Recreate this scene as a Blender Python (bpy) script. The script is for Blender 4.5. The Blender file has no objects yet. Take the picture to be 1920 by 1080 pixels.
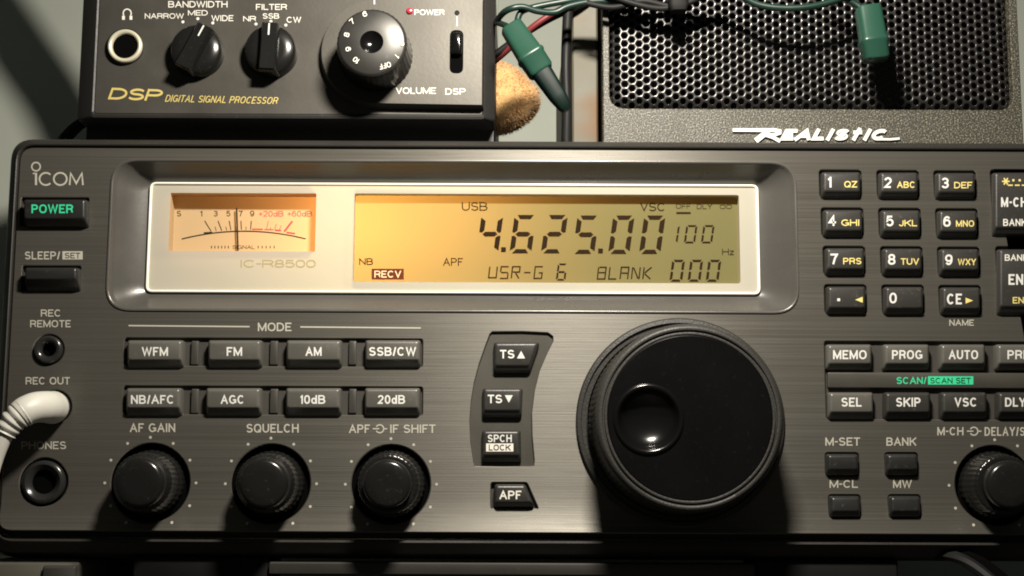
import bpy, bmesh, math, random
from mathutils import Vector, Matrix
random.seed(4)
S = 0.001                      # everything below is written in millimetres
SC = bpy.context.scene
COL = SC.collection

# ------------------------------------------------------------------ camera
F_PX, DIST, FOOT = 2700.0, 396.0, 940.0          # focal length (px of a 1920 frame), distance to the panel, eye level row
_a = math.atan((FOOT - 540.0) / F_PX); _r = 0.0042
_R0 = Vector((1, 0, 0)); _U0 = Vector((0, -math.sin(_a), math.cos(_a))); FWD = Vector((0, math.cos(_a), math.sin(_a)))
RGT = _R0 * math.cos(_r) + _U0 * math.sin(_r); UPV = _U0 * math.cos(_r) - _R0 * math.sin(_r)
CAM = Vector((0, -DIST, 0))
cd = bpy.data.cameras.new('camera'); co = bpy.data.objects.new('camera', cd); COL.objects.link(co)
co.matrix_world = Matrix(((RGT.x, UPV.x, -FWD.x, 0), (RGT.y, UPV.y, -FWD.y, -DIST * S), (RGT.z, UPV.z, -FWD.z, 0), (0, 0, 0, 1)))
cd.sensor_width = 36; cd.lens = F_PX / 1920 * 36; cd.clip_start = 0.01; cd.clip_end = 50
SC.camera = co

def P(px, py, d=0.0):
    """the point of the plane standing d mm in front of the radio's panel, as (x, z) in mm"""
    v = FWD + RGT * ((px - 960) / F_PX) + UPV * ((540 - py) / F_PX)
    t = (DIST - d) / v.y
    q = CAM + v * t
    return (q.x, q.z)
def P3(px, py, d=0.0):
    x, z = P(px, py, d); return (x, d, z)

# ------------------------------------------------------------------ world, lamps, exposure
w = bpy.data.worlds.new('World'); SC.world = w; w.use_nodes = True
w.node_tree.nodes['Background'].inputs[0].default_value = (0.80, 0.86, 0.78, 1)
w.node_tree.nodes['Background'].inputs[1].default_value = 0.030
def area_lamp(name, loc, target, sx, sy, power, colour):
    l = bpy.data.lights.new(name, 'AREA'); l.shape = 'ELLIPSE'; l.size = sx * S; l.size_y = sy * S
    l.energy = power; l.color = colour
    o = bpy.data.objects.new(name, l); COL.objects.link(o)
    o.location = Vector(loc) * S
    o.rotation_euler = (Vector(target) - Vector(loc)).to_track_quat('-Z', 'Y').to_euler()
    return o
area_lamp('desk_lamp', (23, -158, 206), (10, 0, 50), 44, 16, 1.34, (1.0, 0.925, 0.81))
SC.view_settings.view_transform = 'Standard'; SC.view_settings.look = 'None'
SC.view_settings.exposure = 0.0; SC.view_settings.gamma = 1.0
SC.view_settings.use_curve_mapping = False
SC.cycles.filter_width = 1.9
SC.cycles.max_bounces = 8

# ------------------------------------------------------------------ materials
def mat(name, base, rough=0.5, metal=0.0, spec=0.5, var=0.10, scale=120.0, bump=0.0, bscale=900.0, aniso=0.0, coat=0.0,
        speck=None, streak=False, dust=0.0, sub=0.0):
    m = bpy.data.materials.new(name); m.use_nodes = True
    nt = m.node_tree; N = nt.nodes; L = nt.links
    b = N['Principled BSDF']
    b.inputs['Roughness'].default_value = rough; b.inputs['Metallic'].default_value = metal
    b.inputs['Specular IOR Level'].default_value = spec
    b.inputs['Coat Weight'].default_value = coat; b.inputs['Coat Roughness'].default_value = 0.12
    tc = N.new('ShaderNodeTexCoord')
    mp = N.new('ShaderNodeMapping'); L.new(tc.outputs['Object'], mp.inputs[0])
    if streak: mp.inputs['Scale'].default_value = (7.0, 1.0, 2600.0)
    nz = N.new('ShaderNodeTexNoise'); nz.inputs['Scale'].default_value = 1.0 if streak else scale
    nz.inputs['Detail'].default_value = 4; nz.inputs['Roughness'].default_value = 0.7 if streak else 0.5; L.new(mp.outputs[0], nz.inputs[0])
    mx = N.new('ShaderNodeMix'); mx.data_type = 'RGBA'
    lo = [c * (1 - var) for c in base] + [1]; hi = [min(1, c * (1 + var)) for c in base] + [1]
    mx.inputs[6].default_value = lo; mx.inputs[7].default_value = hi
    L.new(nz.outputs[0], mx.inputs[0]); colour = mx.outputs[2]
    if speck:
        n2 = N.new('ShaderNodeTexNoise'); n2.inputs['Scale'].default_value = speck[0]; n2.inputs['Detail'].default_value = 2
        L.new(tc.outputs['Object'], n2.inputs[0])
        rp = N.new('ShaderNodeValToRGB'); rp.color_ramp.elements[0].position = speck[1]; rp.color_ramp.elements[1].position = speck[2]
        L.new(n2.outputs[0], rp.inputs[0])
        m2 = N.new('ShaderNodeMix'); m2.data_type = 'RGBA'; L.new(rp.outputs[0], m2.inputs[0])
        L.new(colour, m2.inputs[6]); m2.inputs[7].default_value = list(speck[3]) + [1]; colour = m2.outputs[2]
    if dust > 0:
        n3 = N.new('ShaderNodeTexNoise'); n3.inputs['Scale'].default_value = 700; n3.inputs['Detail'].default_value = 6
        n3.inputs['Roughness'].default_value = 0.75
        L.new(tc.outputs['Object'], n3.inputs[0])
        rp = N.new('ShaderNodeValToRGB'); rp.color_ramp.elements[0].position = 0.60; rp.color_ramp.elements[1].position = 0.74
        rp.color_ramp.elements[1].color = (dust, dust, dust, 1)
        L.new(n3.outputs[0], rp.inputs[0])
        m2 = N.new('ShaderNodeMix'); m2.data_type = 'RGBA'; L.new(rp.outputs[0], m2.inputs[0])
        L.new(colour, m2.inputs[6]); m2.inputs[7].default_value = (0.33, 0.32, 0.29, 1); colour = m2.outputs[2]
    L.new(colour, b.inputs['Base Color'])
    # roughness wanders a little
    n4 = N.new('ShaderNodeTexNoise'); n4.inputs['Scale'].default_value = 60; n4.inputs['Detail'].default_value = 5
    L.new(tc.outputs['Object'], n4.inputs[0])
    mr = N.new('ShaderNodeMapRange'); mr.inputs[1].default_value = 0.3; mr.inputs[2].default_value = 0.7
    mr.inputs[3].default_value = max(0.03, rough * 0.85); mr.inputs[4].default_value = min(1, rough * 1.15)
    L.new((nz if streak else n4).outputs[0], mr.inputs[0]); L.new(mr.outputs[0], b.inputs['Roughness'])
    if aniso:
        b.inputs['Anisotropic'].default_value = aniso
        cx = N.new('ShaderNodeCombineXYZ'); cx.inputs[2].default_value = 1.0
        L.new(cx.outputs[0], b.inputs['Tangent'])
    if bump:
        if streak: n5 = nz
        else:
            n5 = N.new('ShaderNodeTexNoise'); n5.inputs['Scale'].default_value = bscale; n5.inputs['Detail'].default_value = 3
            L.new(tc.outputs['Object'], n5.inputs[0])
        bp = N.new('ShaderNodeBump'); bp.inputs['Strength'].default_value = bump; bp.inputs['Distance'].default_value = 0.0003
        L.new(n5.outputs[0], bp.inputs['Height']); L.new(bp.outputs[0], b.inputs['Normal'])
    return m

def glowing_sheet(name, refl, trans, spec=0.0):
    """a thin sheet that is lit from the front and lets light through from behind"""
    m = bpy.data.materials.new(name); m.use_nodes = True
    nt = m.node_tree; N = nt.nodes; L = nt.links
    N.remove(N['Principled BSDF']); out = N['Material Output']
    tc = N.new('ShaderNodeTexCoord'); nz = N.new('ShaderNodeTexNoise'); nz.inputs['Scale'].default_value = 60
    L.new(tc.outputs['Object'], nz.inputs[0])
    mx = N.new('ShaderNodeMix'); mx.data_type = 'RGBA'; L.new(nz.outputs[0], mx.inputs[0])
    mx.inputs[6].default_value = [c * .95 for c in refl] + [1]; mx.inputs[7].default_value = [min(1, c * 1.05) for c in refl] + [1]
    d = N.new('ShaderNodeBsdfDiffuse'); L.new(mx.outputs[2], d.inputs[0])
    t = N.new('ShaderNodeBsdfTranslucent'); t.inputs[0].default_value = list(trans) + [1]
    a = N.new('ShaderNodeAddShader'); L.new(d.outputs[0], a.inputs[0]); L.new(t.outputs[0], a.inputs[1])
    L.new(a.outputs[0], out.inputs[0])
    return m

def emit(name, c, s):
    m = bpy.data.materials.new(name); m.use_nodes = True
    b = m.node_tree.nodes['Principled BSDF']; b.inputs['Base Color'].default_value = list(c) + [1]
    b.inputs['Emission Color'].default_value = list(c) + [1]; b.inputs['Emission Strength'].default_value = s
    return m

M = {
 'panel':  mat('brushed_dark_panel', (0.122, 0.115, 0.099), 0.47, 0.50, 0.4, var=0.40, streak=True, bump=0.20, aniso=0.85, dust=.12),
 'bezel':  mat('bezel_plastic', (0.028, 0.026, 0.023), 0.42, 0, 0.45, bump=0.12, bscale=2500, dust=0.08),
 'well':   mat('well_plastic', (0.045, 0.042, 0.036), 0.5, 0, 0.4, bump=0.05, dust=0.1),
 'dark':   mat('deep_black_plastic', (0.008, 0.008, 0.008), 0.6, 0, 0.15),
 'void':   mat('painted_shade_black', (0.003, 0.003, 0.003), 0.9, 0, 0.0),  # near-black that paints in the shade of bores, slots and well floors
 'key':    mat('key_plastic', (0.032, 0.031, 0.028), 0.40, 0, 0.5, bump=0.10, bscale=3000, dust=0.25),
 'modekey':mat('mode_key_plastic', (0.098, 0.094, 0.082), 0.34, 0, 0.6, bump=0.10, bscale=3000, dust=0.25),
 'plate':  mat('key_plate_plastic', (0.062, 0.058, 0.048), 0.45, 0.1, 0.5, bump=0.06),
 'knob':   mat('knob_plastic', (0.010, 0.010, 0.0095), 0.21, 0, 0.5, dust=0.10),
 'rubber': mat('knob_rubber', (0.030, 0.029, 0.026), 0.5, 0, 0.4, bump=0.35, bscale=1800, dust=0.12),
 'gloss':  mat('glossy_black', (0.004, 0.004, 0.004), 0.17, 0, 0.5, bump=.02, bscale=60),
 'knobface': mat('worn_black_knob_face', (0.003, 0.003, 0.003), 0.22, 0, 0.5, bump=.03, bscale=500, dust=.03),
 'recess': mat('display_frame_plastic', (0.090, 0.086, 0.078), 0.30, 0.25, 0.6, bump=0.05),
 'rim':    mat('window_edge_highlight_white', (0.85, 0.83, 0.74), 0.25, 0, 0.5, var=.03),  # pale white paints in the bright highlight along the window edge
 'ink':    mat('white_ink', (0.74, 0.72, 0.64), 0.6, var=.12, scale=900),
 'inkdim': mat('grey_ink', (0.43, 0.415, 0.35), 0.6, var=.12, scale=900),
 'inkwhite': mat('bright_white_ink', (0.70, 0.70, 0.66), 0.5, var=.08, scale=900),
 'yellow': mat('yellow_ink', (0.75, 0.62, 0.20), 0.6, var=.12, scale=900),
 'green':  mat('green_ink', (0.03, 0.62, 0.30), 0.6, var=.08),
 'gold':   mat('gold_ink', (0.78, 0.62, 0.20), 0.35, 0.3, var=.1),
 'blackink': mat('black_ink', (0.02, 0.018, 0.012), 0.6, spec=.1),
 'redink': mat('red_ink', (0.55, 0.05, 0.06), 0.6),
 'lcdink': mat('lcd_segment', (0.022, 0.012, 0.005), 0.7, spec=.05, var=.05),
 'goldprint': mat('olive_gold_print', (0.38, 0.32, 0.16), 0.5),
 'cream':  glowing_sheet('cream_face_sheet', (0.38, 0.365, 0.305), (0.26, 0.215, 0.115)),
 'lcd':    glowing_sheet('lcd_glass', (0.130, 0.126, 0.056), (0.64, 0.36, 0.105)),
 'meter':  glowing_sheet('meter_card', (0.40, 0.31, 0.18), (0.58, 0.27, 0.10)),
 'metal':  mat('bright_metal', (0.75, 0.74, 0.70), 0.28, 1.0, var=.05),
 'jack':   mat('jack_plastic', (0.022, 0.022, 0.021), 0.22, 0, 0.6, dust=0.1),
 'dspface': mat('dsp_face_metal', (0.076, 0.071, 0.061), 0.46, 0.5, 0.4, var=.12, bump=0.06, dust=0.06),
 'dspbody': mat('dsp_black_case', (0.022, 0.021, 0.020), 0.4, 0, 0.45, bump=0.1, dust=0.12),
 'nut':    mat('ivory_nut', (0.70, 0.66, 0.50), 0.3, 0.3, var=.04),
 'volface': mat('turned_metal_cap', (0.060, 0.058, 0.054), 0.36, 0.6, 0.5, var=.12, dust=.12),
 'led':    mat('red_lens', (0.45, 0.03, 0.05), 0.2),
 'speck':  mat('speckled_frame', (0.031, 0.029, 0.023), 0.5, 0, 0.5, bump=0.5, bscale=1900, speck=(2300, 0.50, 0.70, (0.26, 0.245, 0.18))),
 'grille': mat('black_grille_paint', (0.042, 0.040, 0.039), 0.28, 0.5, 0.6, var=.15, dust=.1),
 'cabinet': mat('cabinet_side_metal', (0.125, 0.118, 0.090), 0.6, 0.0, 0.3, var=.3, scale=60, bump=.05, speck=(42, .56, .72, (.14, .08, .04))),
 'cablegreen': mat('green_wire', (0.008, 0.026, 0.019), 0.38, 0, 0.5),
 'socket': mat('green_socket_plastic', (0.014, 0.054, 0.036), 0.35, 0, 0.5, var=.08),
 'darksocket': mat('dark_green_bulb_base', (0.002, 0.009, 0.007), 0.45, spec=.2),
 'redwire': mat('red_wire', (0.15, 0.020, 0.022), 0.4),
 'blackwire': mat('black_wire', (0.010, 0.010, 0.010), 0.55, spec=.2),
 'plug':   mat('ivory_plug_plastic', (0.60, 0.59, 0.53), 0.45, var=.08, bump=.04),
 'wall':   mat('pale_green_wall_paint', (0.76, 0.81, 0.71), 0.7, var=.05, scale=14, bump=.05, bscale=300),
 'desk':   mat('dark_desk_laminate', (0.020, 0.019, 0.017), 0.6, spec=.2, var=.2, scale=30),
 'bargrey': mat('grey_bar_paint', (0.045, 0.043, 0.038), 0.55, spec=.25, var=.1, dust=.1),
 'greybits': mat('grey_plastic', (0.10, 0.095, 0.075), 0.5, var=.2, scale=60),
}
def plush_mat():
    m = mat('tan_plush', (0.66, 0.40, 0.17), 0.9, 0, 0.1, var=.2, scale=420, bump=.9, bscale=900)
    b = m.node_tree.nodes['Principled BSDF']; b.inputs['Sheen Weight'].default_value = .4
    return m
M['plush'] = plush_mat()

# ------------------------------------------------------------------ mesh helpers   (points are (x, d, z) mm: d = towards the camera)
BEND = [False]
class MB:
    def __init__(s): s.v, s.f, s.m = [], [], []
    def add(s, vs, fs, mi=0):
        o = len(s.v); s.v += [tuple(p) for p in vs]
        s.f += [tuple(i + o for i in f) for f in fs]; s.m += [mi] * len(fs)
        return o
    def loft(s, loops, cap0=False, cap1=False, mi=0, closed=True):
        n = len(loops[0]); vs = [p for lp in loops for p in lp]; fs = []
        for k in range(len(loops) - 1):
            for i in range(n if closed else n - 1):
                j = (i + 1) % n
                fs.append((k * n + i, k * n + j, (k + 1) * n + j, (k + 1) * n + i))
        if cap0: fs.append(tuple(range(n - 1, -1, -1)))
        if cap1: fs.append(tuple((len(loops) - 1) * n + i for i in range(n)))
        s.add(vs, fs, mi)
    def lathe(s, c, prof, n=48, mi=0, cap0=False, cap1=True, ripple=0, amp=0, rmin=0):
        """c=(x,z); prof = [(r, d), ...]"""
        loops = []
        for r, d in prof:
            lp = []
            for i in range(n):
                a = -2 * math.pi * i / n
                rr = r * (1 + (amp * math.cos(a * ripple) if ripple and r > rmin else 0))
                lp.append((c[0] + rr * math.cos(a), d, c[1] + rr * math.sin(a)))
            loops.append(lp)
        s.loft(loops, cap0, cap1, mi)
    def box(s, x0, x1, d0, d1, z0, z1, r=0.0, mi=0):
        rr = min(r, (x1 - x0) / 3, (z1 - z0) / 3)
        if r <= 0:
            lp = lambda e, d: [(x0 + e, d, z0 + e), (x1 - e, d, z0 + e), (x1 - e, d, z1 - e), (x0 + e, d, z1 - e)]
            s.loft([lp(0, d0), lp(0, d1)], True, True, mi); return
        L_ = lambda e, d: [(x, d, z) for x, z in rrect(x0 + e, x1 - e, z0 + e, z1 - e, max(rr - e, rr * .3))]
        s.loft([L_(rr * .5, d0), L_(0, d0 + rr * .5), L_(0, d1 - rr * .6), L_(rr * .25, d1 - rr * .2), L_(rr * .6, d1)], True, True, mi)
    def tube(s, pts, r, n=10, mi=0, cap=True):
        pts = smooth_path(pts); radii = r if callable(r) else (lambda t: r)
        V = [Vector((p[0], -p[1], p[2])) for p in pts]
        up = Vector((0.13, 0.9, 0.31)).normalized(); loops = []
        for i, p in enumerate(V):
            t = (V[min(i + 1, len(V) - 1)] - V[max(i - 1, 0)]).normalized()
            a = t.cross(up)
            if a.length < .05: a = t.cross(Vector((1, 0, 0)))
            a.normalize(); b = t.cross(a).normalized(); up = a.cross(t) * 1.0 if False else up
            rr = radii(i / (len(V) - 1))
            loops.append([(q.x, -q.y, q.z) for q in (p + (a * math.cos(2 * math.pi * k / n) + b * math.sin(2 * math.pi * k / n)) * rr for k in range(n))])
        s.loft(loops, cap, cap, mi)
    def build(s, name, mats, parent=None, origin=None, angle=38, smooth=True):
        if not isinstance(mats, (list, tuple)): mats = [mats]
        o0 = Vector(parent['_o']) if parent is not None and '_o' in parent.keys() else Vector(origin or (0, 0, 0))
        if BEND[0]: s.v = [(x, d + bend(z), z) for x, d, z in s.v]
        me = bpy.data.meshes.new(name)
        me.from_pydata([((x - o0.x) * S, (-d - o0.y) * S, (z - o0.z) * S) for x, d, z in s.v], [], s.f)
        for m in mats: me.materials.append(m)
        for p, mi in zip(me.polygons, s.m): p.material_index = mi; p.use_smooth = smooth
        bm = bmesh.new(); bm.from_mesh(me); bmesh.ops.remove_doubles(bm, verts=bm.verts, dist=2e-7)
        bmesh.ops.recalc_face_normals(bm, faces=bm.faces); bm.to_mesh(me); bm.free()
        if smooth: me.set_sharp_from_angle(angle=math.radians(angle))
        o = bpy.data.objects.new(name, me); COL.objects.link(o)
        if parent is not None: o.parent = parent; o['_o'] = list(o0)
        else: o.location = o0 * S
        return o

def smooth_path(pts, k=6):
    if len(pts) < 3: return [tuple(p) for p in pts]
    V = [Vector(p) for p in pts]; out = []
    for i in range(len(V) - 1):
        p0 = V[max(i - 1, 0)]; p1 = V[i]; p2 = V[i + 1]; p3 = V[min(i + 2, len(V) - 1)]
        for j in range(k):
            t = j / k
            out.append(0.5 * ((2 * p1) + (p2 - p0) * t + (2 * p0 - 5 * p1 + 4 * p2 - p3) * t * t + (3 * p1 - p0 - 3 * p2 + p3) * t ** 3))
    out.append(V[-1]); return [tuple(q) for q in out]

def rpoly(pts, r, n=5):
    """round the corners of polygon [(x, z)]"""
    out = []; k = len(pts)
    for i in range(k):
        p = Vector(pts[i]); a = Vector(pts[i - 1]); b = Vector(pts[(i + 1) % k])
        ri = r[i] if isinstance(r, (list, tuple)) else r
        u = (a - p); v = (b - p); ri = min(ri, u.length * .48, v.length * .48); u.normalize(); v.normalize()
        s_, e_ = p + u * ri, p + v * ri
        for j in range(n + 1):
            t = j / n
            out.append(tuple(s_ * (1 - t) ** 2 + p * (2 * t * (1 - t)) * 1.0 + e_ * t ** 2) if n else tuple(p))
    return out
def rrect(x0, x1, z0, z1, r, n=5): return rpoly([(x0, z0), (x1, z0), (x1, z1), (x0, z1)], r, n)
def inset(pts, a):
    """move every edge of a convex polygon inwards by a"""
    k = len(pts); c = Vector((sum(p[0] for p in pts) / k, sum(p[1] for p in pts) / k)); L_ = []
    for i in range(k):
        p = Vector(pts[i]); q = Vector(pts[(i + 1) % k]); t = (q - p).normalized(); nrm = Vector((-t.y, t.x))
        if nrm.dot(c - p) < 0: nrm = -nrm
        L_.append((p + nrm * a, t))
    out = []
    for i in range(k):
        p, t = L_[i - 1]; q, u = L_[i]
        den = t.x * u.y - t.y * u.x
        s_ = ((q.x - p.x) * u.y - (q.y - p.y) * u.x) / den if abs(den) > 1e-9 else 0
        out.append(tuple(p + t * s_))
    return out
def lift(loop, d): return [(x, d, z) for x, z in loop]
def pxpoly(pts, d=0.0): return [P(x, y, d) for x, y in pts]
def pxrect(x0, x1, y0, y1, d=0.0):
    a = P(x0, (y0 + y1) / 2, d)[0]; b = P(x1, (y0 + y1) / 2, d)[0]
    t = P((x0 + x1) / 2, y0, d)[1]; u = P((x0 + x1) / 2, y1, d)[1]
    return a, b, u, t
def circ(c, r, n=40): return [(c[0] + r * math.cos(2 * math.pi * i / n), c[1] + r * math.sin(2 * math.pi * i / n)) for i in range(n)]
def filled(outer, holes, cuts=()):
    """triangulate a flat region with holes; returns verts2d, faces"""
    bm = bmesh.new(); ed = []
    for lp in [outer] + holes:
        vs = [bm.verts.new((x, z, 0)) for x, z in lp]
        for i in range(len(vs)): ed.append(bm.edges.new((vs[i], vs[(i + 1) % len(vs)])))
    bmesh.ops.triangle_fill(bm, use_beauty=True, use_dissolve=False, edges=ed)
    for z in cuts: bmesh.ops.bisect_plane(bm, geom=bm.verts[:] + bm.edges[:] + bm.faces[:], dist=1e-6, plane_co=(0, z, 0), plane_no=(0, 1, 0))
    bm.verts.index_update(); v = [tuple(q.co)[:2] for q in bm.verts]; f = [tuple(q.index for q in g.verts) for g in bm.faces]
    bm.free(); return v, f
def pxmm(px, d=0.0): return px * (DIST - d) / F_PX / math.cos(_a) ** 0   # px -> mm near eye level
def scale_at(py, d=0.0):
    return math.dist(P(960, py, d), P(961, py, d))

def _arc(cx, cy, rx, ry, a0, a1, n=10):
    return [(cx + rx * math.cos(math.radians(a0 + (a1 - a0) * i / n)), cy + ry * math.sin(math.radians(a0 + (a1 - a0) * i / n))) for i in range(n + 1)]
def _oval(cx, cy, rx, ry, n=20, e=.86):
    out = []
    for i in range(n):
        c, q = math.cos(2 * math.pi * i / n), math.sin(2 * math.pi * i / n)
        out.append((cx + rx * math.copysign(abs(c) ** e, c), cy + ry * math.copysign(abs(q) ** e, q)))
    return out
# grotesque capitals drawn as strokes: width, [(points, kind)]; kind '' = ends run on by half a stroke, 'n' = cut, 'c' = closed
FONT = {
 'A': (.78, [([(0, 1), (.5, 0), (1, 1)], ''), ([(.2, .66), (.8, .66)], 'n')]),
 'B': (.72, [([(0, 0), (.55, 0)] + _arc(.55, .24, .38, .24, -80, 80, 8) + [(.55, .48), (0, .48)], 'n'), ([(.0, .48), (.58, .48)] + _arc(.58, .74, .42, .26, -80, 80, 8) + [(.58, 1), (0, 1)], 'n'), ([(0, 0), (0, 1)], '')]),
 'C': (.76, [(_arc(.5, .5, .5, .5, -42, -318, 20), 'n')]),
 'D': (.74, [([(0, 0), (.42, 0)] + _arc(.42, .5, .58, .5, -80, 80, 10) + [(.42, 1), (0, 1)], 'c')]),
 'E': (.62, [([(1, 0), (0, 0), (0, 1), (1, 1)], ''), ([(0, .49), (.93, .49)], 'n')]),
 'F': (.58, [([(1, 0), (0, 0), (0, 1)], ''), ([(0, .5), (.88, .5)], 'n')]),
 'G': (.80, [(_arc(.5, .5, .5, .5, -42, -330, 20), 'n'), ([(.55, .56), (1, .56), (1, .98)], 'n')]),
 'H': (.72, [([(0, 0), (0, 1)], ''), ([(1, 0), (1, 1)], ''), ([(0, .48), (1, .48)], 'n')]),
 'I': (0, [([(.5, 0), (.5, 1)], '')]),
 'J': (.52, [([(1, 0), (1, .68)] + _arc(.5, .68, .5, .32, 10, 170, 10), 'n')]),
 'K': (.74, [([(0, 0), (0, 1)], ''), ([(1, 0), (.06, .58)], ''), ([(.36, .40), (1, 1)], '')]),
 'L': (.58, [([(0, 0), (0, 1), (1, 1)], '')]),
 'M': (.86, [([(0, 0), (0, 1)], ''), ([(0, .02), (.5, .93), (1, .02)], 'n'), ([(1, 0), (1, 1)], '')]),
 'N': (.72, [([(0, 0), (0, 1)], ''), ([(0, .02), (1, .98)], 'n'), ([(1, 0), (1, 1)], '')]),
 'O': (.80, [(_oval(.5, .5, .5, .5), 'c')]),
 'P': (.68, [([(0, 0), (0, 1)], ''), ([(0, 0), (.55, 0)] + _arc(.55, .27, .45, .27, -80, 80, 8) + [(.55, .54), (0, .54)], 'n')]),
 'Q': (.80, [(_oval(.5, .5, .5, .5), 'c'), ([(.62, .70), (1, 1.04)], 'n')]),
 'R': (.72, [([(0, 0), (0, 1)], ''), ([(0, 0), (.57, 0)] + _arc(.57, .26, .43, .26, -80, 80, 8) + [(.57, .52), (0, .52)], 'n'), ([(.55, .52), (.86, .62), (.92, .82), (1, 1)], 'n')]),
 'S': (.68, [(_arc(.5, .245, .46, .245, -20, -265, 14) + _arc(.5, .745, .5, .255, -85, 160, 14), 'n')]),
 'T': (.64, [([(0, 0), (1, 0)], ''), ([(.5, 0), (.5, 1)], '')]),
 'U': (.72, [([(0, 0), (0, .62)] + _arc(.5, .62, .5, .38, 172, 8, 12) + [(1, .62), (1, 0)], '')]),
 'V': (.72, [([(0, 0), (.5, 1), (1, 0)], '')]),
 'W': (1.04, [([(0, 0), (.245, 1), (.5, .02), (.755, 1), (1, 0)], '')]),
 'X': (.72, [([(0, 0), (1, 1)], ''), ([(1, 0), (0, 1)], '')]),
 'Y': (.72, [([(0, 0), (.5, .55), (1, 0)], ''), ([(.5, .55), (.5, 1)], '')]),
 'Z': (.66, [([(0, 0), (1, 0), (0, 1), (1, 1)], '')]),
 '0': (.60, [(_oval(.5, .5, .5, .5), 'c')]),
 '1': (.32, [([(0, .20), (.6, .16), (1, 0)], 'n'), ([(1, 0), (1, 1)], '')]),
 '2': (.60, [(_arc(.5, .28, .5, .28, -170, 35, 12) + [(0, 1), (1, 1)], 'n')]),
 '3': (.60, [(_arc(.5, .25, .46, .25, -160, 80, 12) + [(.36, .5)], 'n'), ([(.36, .5)] + _arc(.5, .74, .5, .26, -80, 160, 12), 'n')]),
 '4': (.62, [([(.72, 1), (.72, 0), (0, .70), (1, .70)], '')]),
 '5': (.60, [([(.92, 0), (.14, 0), (.04, .48)] + _arc(.48, .67, .52, .33, -130, 155, 14), 'n')]),
 '6': (.60, [(_oval(.5, .68, .5, .32), 'c'), (_arc(.52, .5, .52, .5, -40, -175, 12) + [(0, .68)], 'n')]),
 '7': (.58, [([(0, 0), (1, 0), (.62, .45), (.38, 1)], '')]),
 '8': (.60, [(_oval(.5, .24, .44, .24), 'c'), (_oval(.5, .74, .5, .26), 'c')]),
 '9': (.60, [(_oval(.5, .32, .5, .32), 'c'), (_arc(.48, .5, .52, .5, 140, 5, 12) + [(1, .32)], 'n')]),
 '/': (.34, [([(0, 1), (1, 0)], '')]), '-': (.30, [([(0, .52), (1, .52)], '')]), '+': (.5, [([(0, .55), (1, .55)], ''), ([(.5, .25), (.5, .85)], '')]),
 'd': (.58, [(_oval(.45, .68, .45, .32), 'c'), ([(1, 0), (1, 1)], '')]), 'z': (.46, [([(0, .35), (1, .35), (0, 1), (1, 1)], '')]),
 't': (.62, [([(.5, -.12), (.5, 1)], ''), ([(0, .2), (1, .2)], 'n')]), '.': (0, [([(.5, 1), (.5, 1.01)], '')]), ' ': (.28, []),
}
def text(mb, s, cx, cy, w, h, d, bold=0.018, shear=0.0, rot=0.0, mi=0, thick=0.0, weight=None):
    """letter s in the box of w x h px centred at pixel (cx, cy) of the plane d; rot turns it clockwise"""
    th = h * (weight or (.115 + bold * 2.3)); gap = .13 * h
    nat = sum(FONT[c][0] * h for c in s); fixed = sum(th for c in s if c not in ' ') ; n = len(s)
    # glyph boxes share what the strokes leave of the width
    avail = w - shear * 0 - gap * .0
    gap = min(gap, avail * .30 / max(1, n - 1))
    f = (avail - gap * (n - 1)) / sum(max(FONT[c][0] * h, th) for c in s)
    x = -avail / 2; ca, sa = math.cos(rot), math.sin(rot); lay = 0
    for c in s:
        W = max(FONT[c][0] * h, th) * f; t2 = min(th, W) if FONT[c][0] == 0 else th
        for pts, kind in FONT[c][1]:
            q = []
            for u, v in pts:
                X = x + th / 2 + u * (W - th) if W > th else x + W / 2
                Y = -h / 2 + th / 2 + v * (h - th)
                q.append([X, Y])
            if kind == '':
                for a, b_ in ((0, 1), (-1, -2)):
                    e = Vector(q[a]) - Vector(q[b_])
                    if e.length > 1e-6:
                        e.normalize(); q[a] = [q[a][0] + e.x * th / 2, q[a][1] + e.y * th / 2]
            out = []
            for X, Y in q:
                X = X - shear * Y
                out.append((cx + X * ca - Y * sa, cy + X * sa + Y * ca))
            stroke(mb, out, th, d + .004 * lay, mi, kind == 'c', thick); lay += 1
        x += W + gap
def flat(mb, pxpts, d, mi=0):
    mb.add(lift(pxpoly(pxpts, d), d), [tuple(range(len(pxpts)))], mi)
def flatrect(mb, x0, x1, y0, y1, d, mi=0): flat(mb, [(x0, y1), (x1, y1), (x1, y0), (x0, y0)], d, mi)
def stroke(mb, pts, wpx, d, mi=0, close=False, thick=0.0):
    """a mitred band of width wpx along px points"""
    V = [Vector(p) for p in pts]; n = len(V); A = []; B = []
    for i in range(n):
        if close: a = (V[i] - V[i - 1]).normalized(); b = (V[(i + 1) % n] - V[i]).normalized()
        else:
            a = (V[i] - V[i - 1]).normalized() if i else (V[1] - V[0]).normalized()
            b = (V[i + 1] - V[i]).normalized() if i < n - 1 else a
        t = (a + b).normalized(); nn = Vector((-t.y, t.x)); m = nn.dot(Vector((-a.y, a.x))); m = max(m, .45)
        A.append(V[i] + nn * (wpx / 2 / m)); B.append(V[i] - nn * (wpx / 2 / m))
    pa = lift([P(*p, d) for p in A], d); pb = lift([P(*p, d) for p in B], d)
    fs = [(i, (i + 1) % n, n + (i + 1) % n, n + i) for i in range(n if close else n - 1)]
    mb.add(pa + pb, fs, mi)
    if thick:
        m = len(pa); back = [(x, dd - thick, z) for x, dd, z in pa + pb]
        sd = [(i, (i + 1) % n, 2 * m + (i + 1) % n, 2 * m + i) for i in range(n if close else n - 1)] + [(m + i, m + (i + 1) % n, 3 * m + (i + 1) % n, 3 * m + i) for i in range(n if close else n - 1)]
        if not close: sd += [(0, m, 3 * m, 2 * m), (n - 1, m + n - 1, 3 * m + n - 1, 2 * m + n - 1)]
        mb.add(pa + pb + back, sd, mi)

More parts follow.
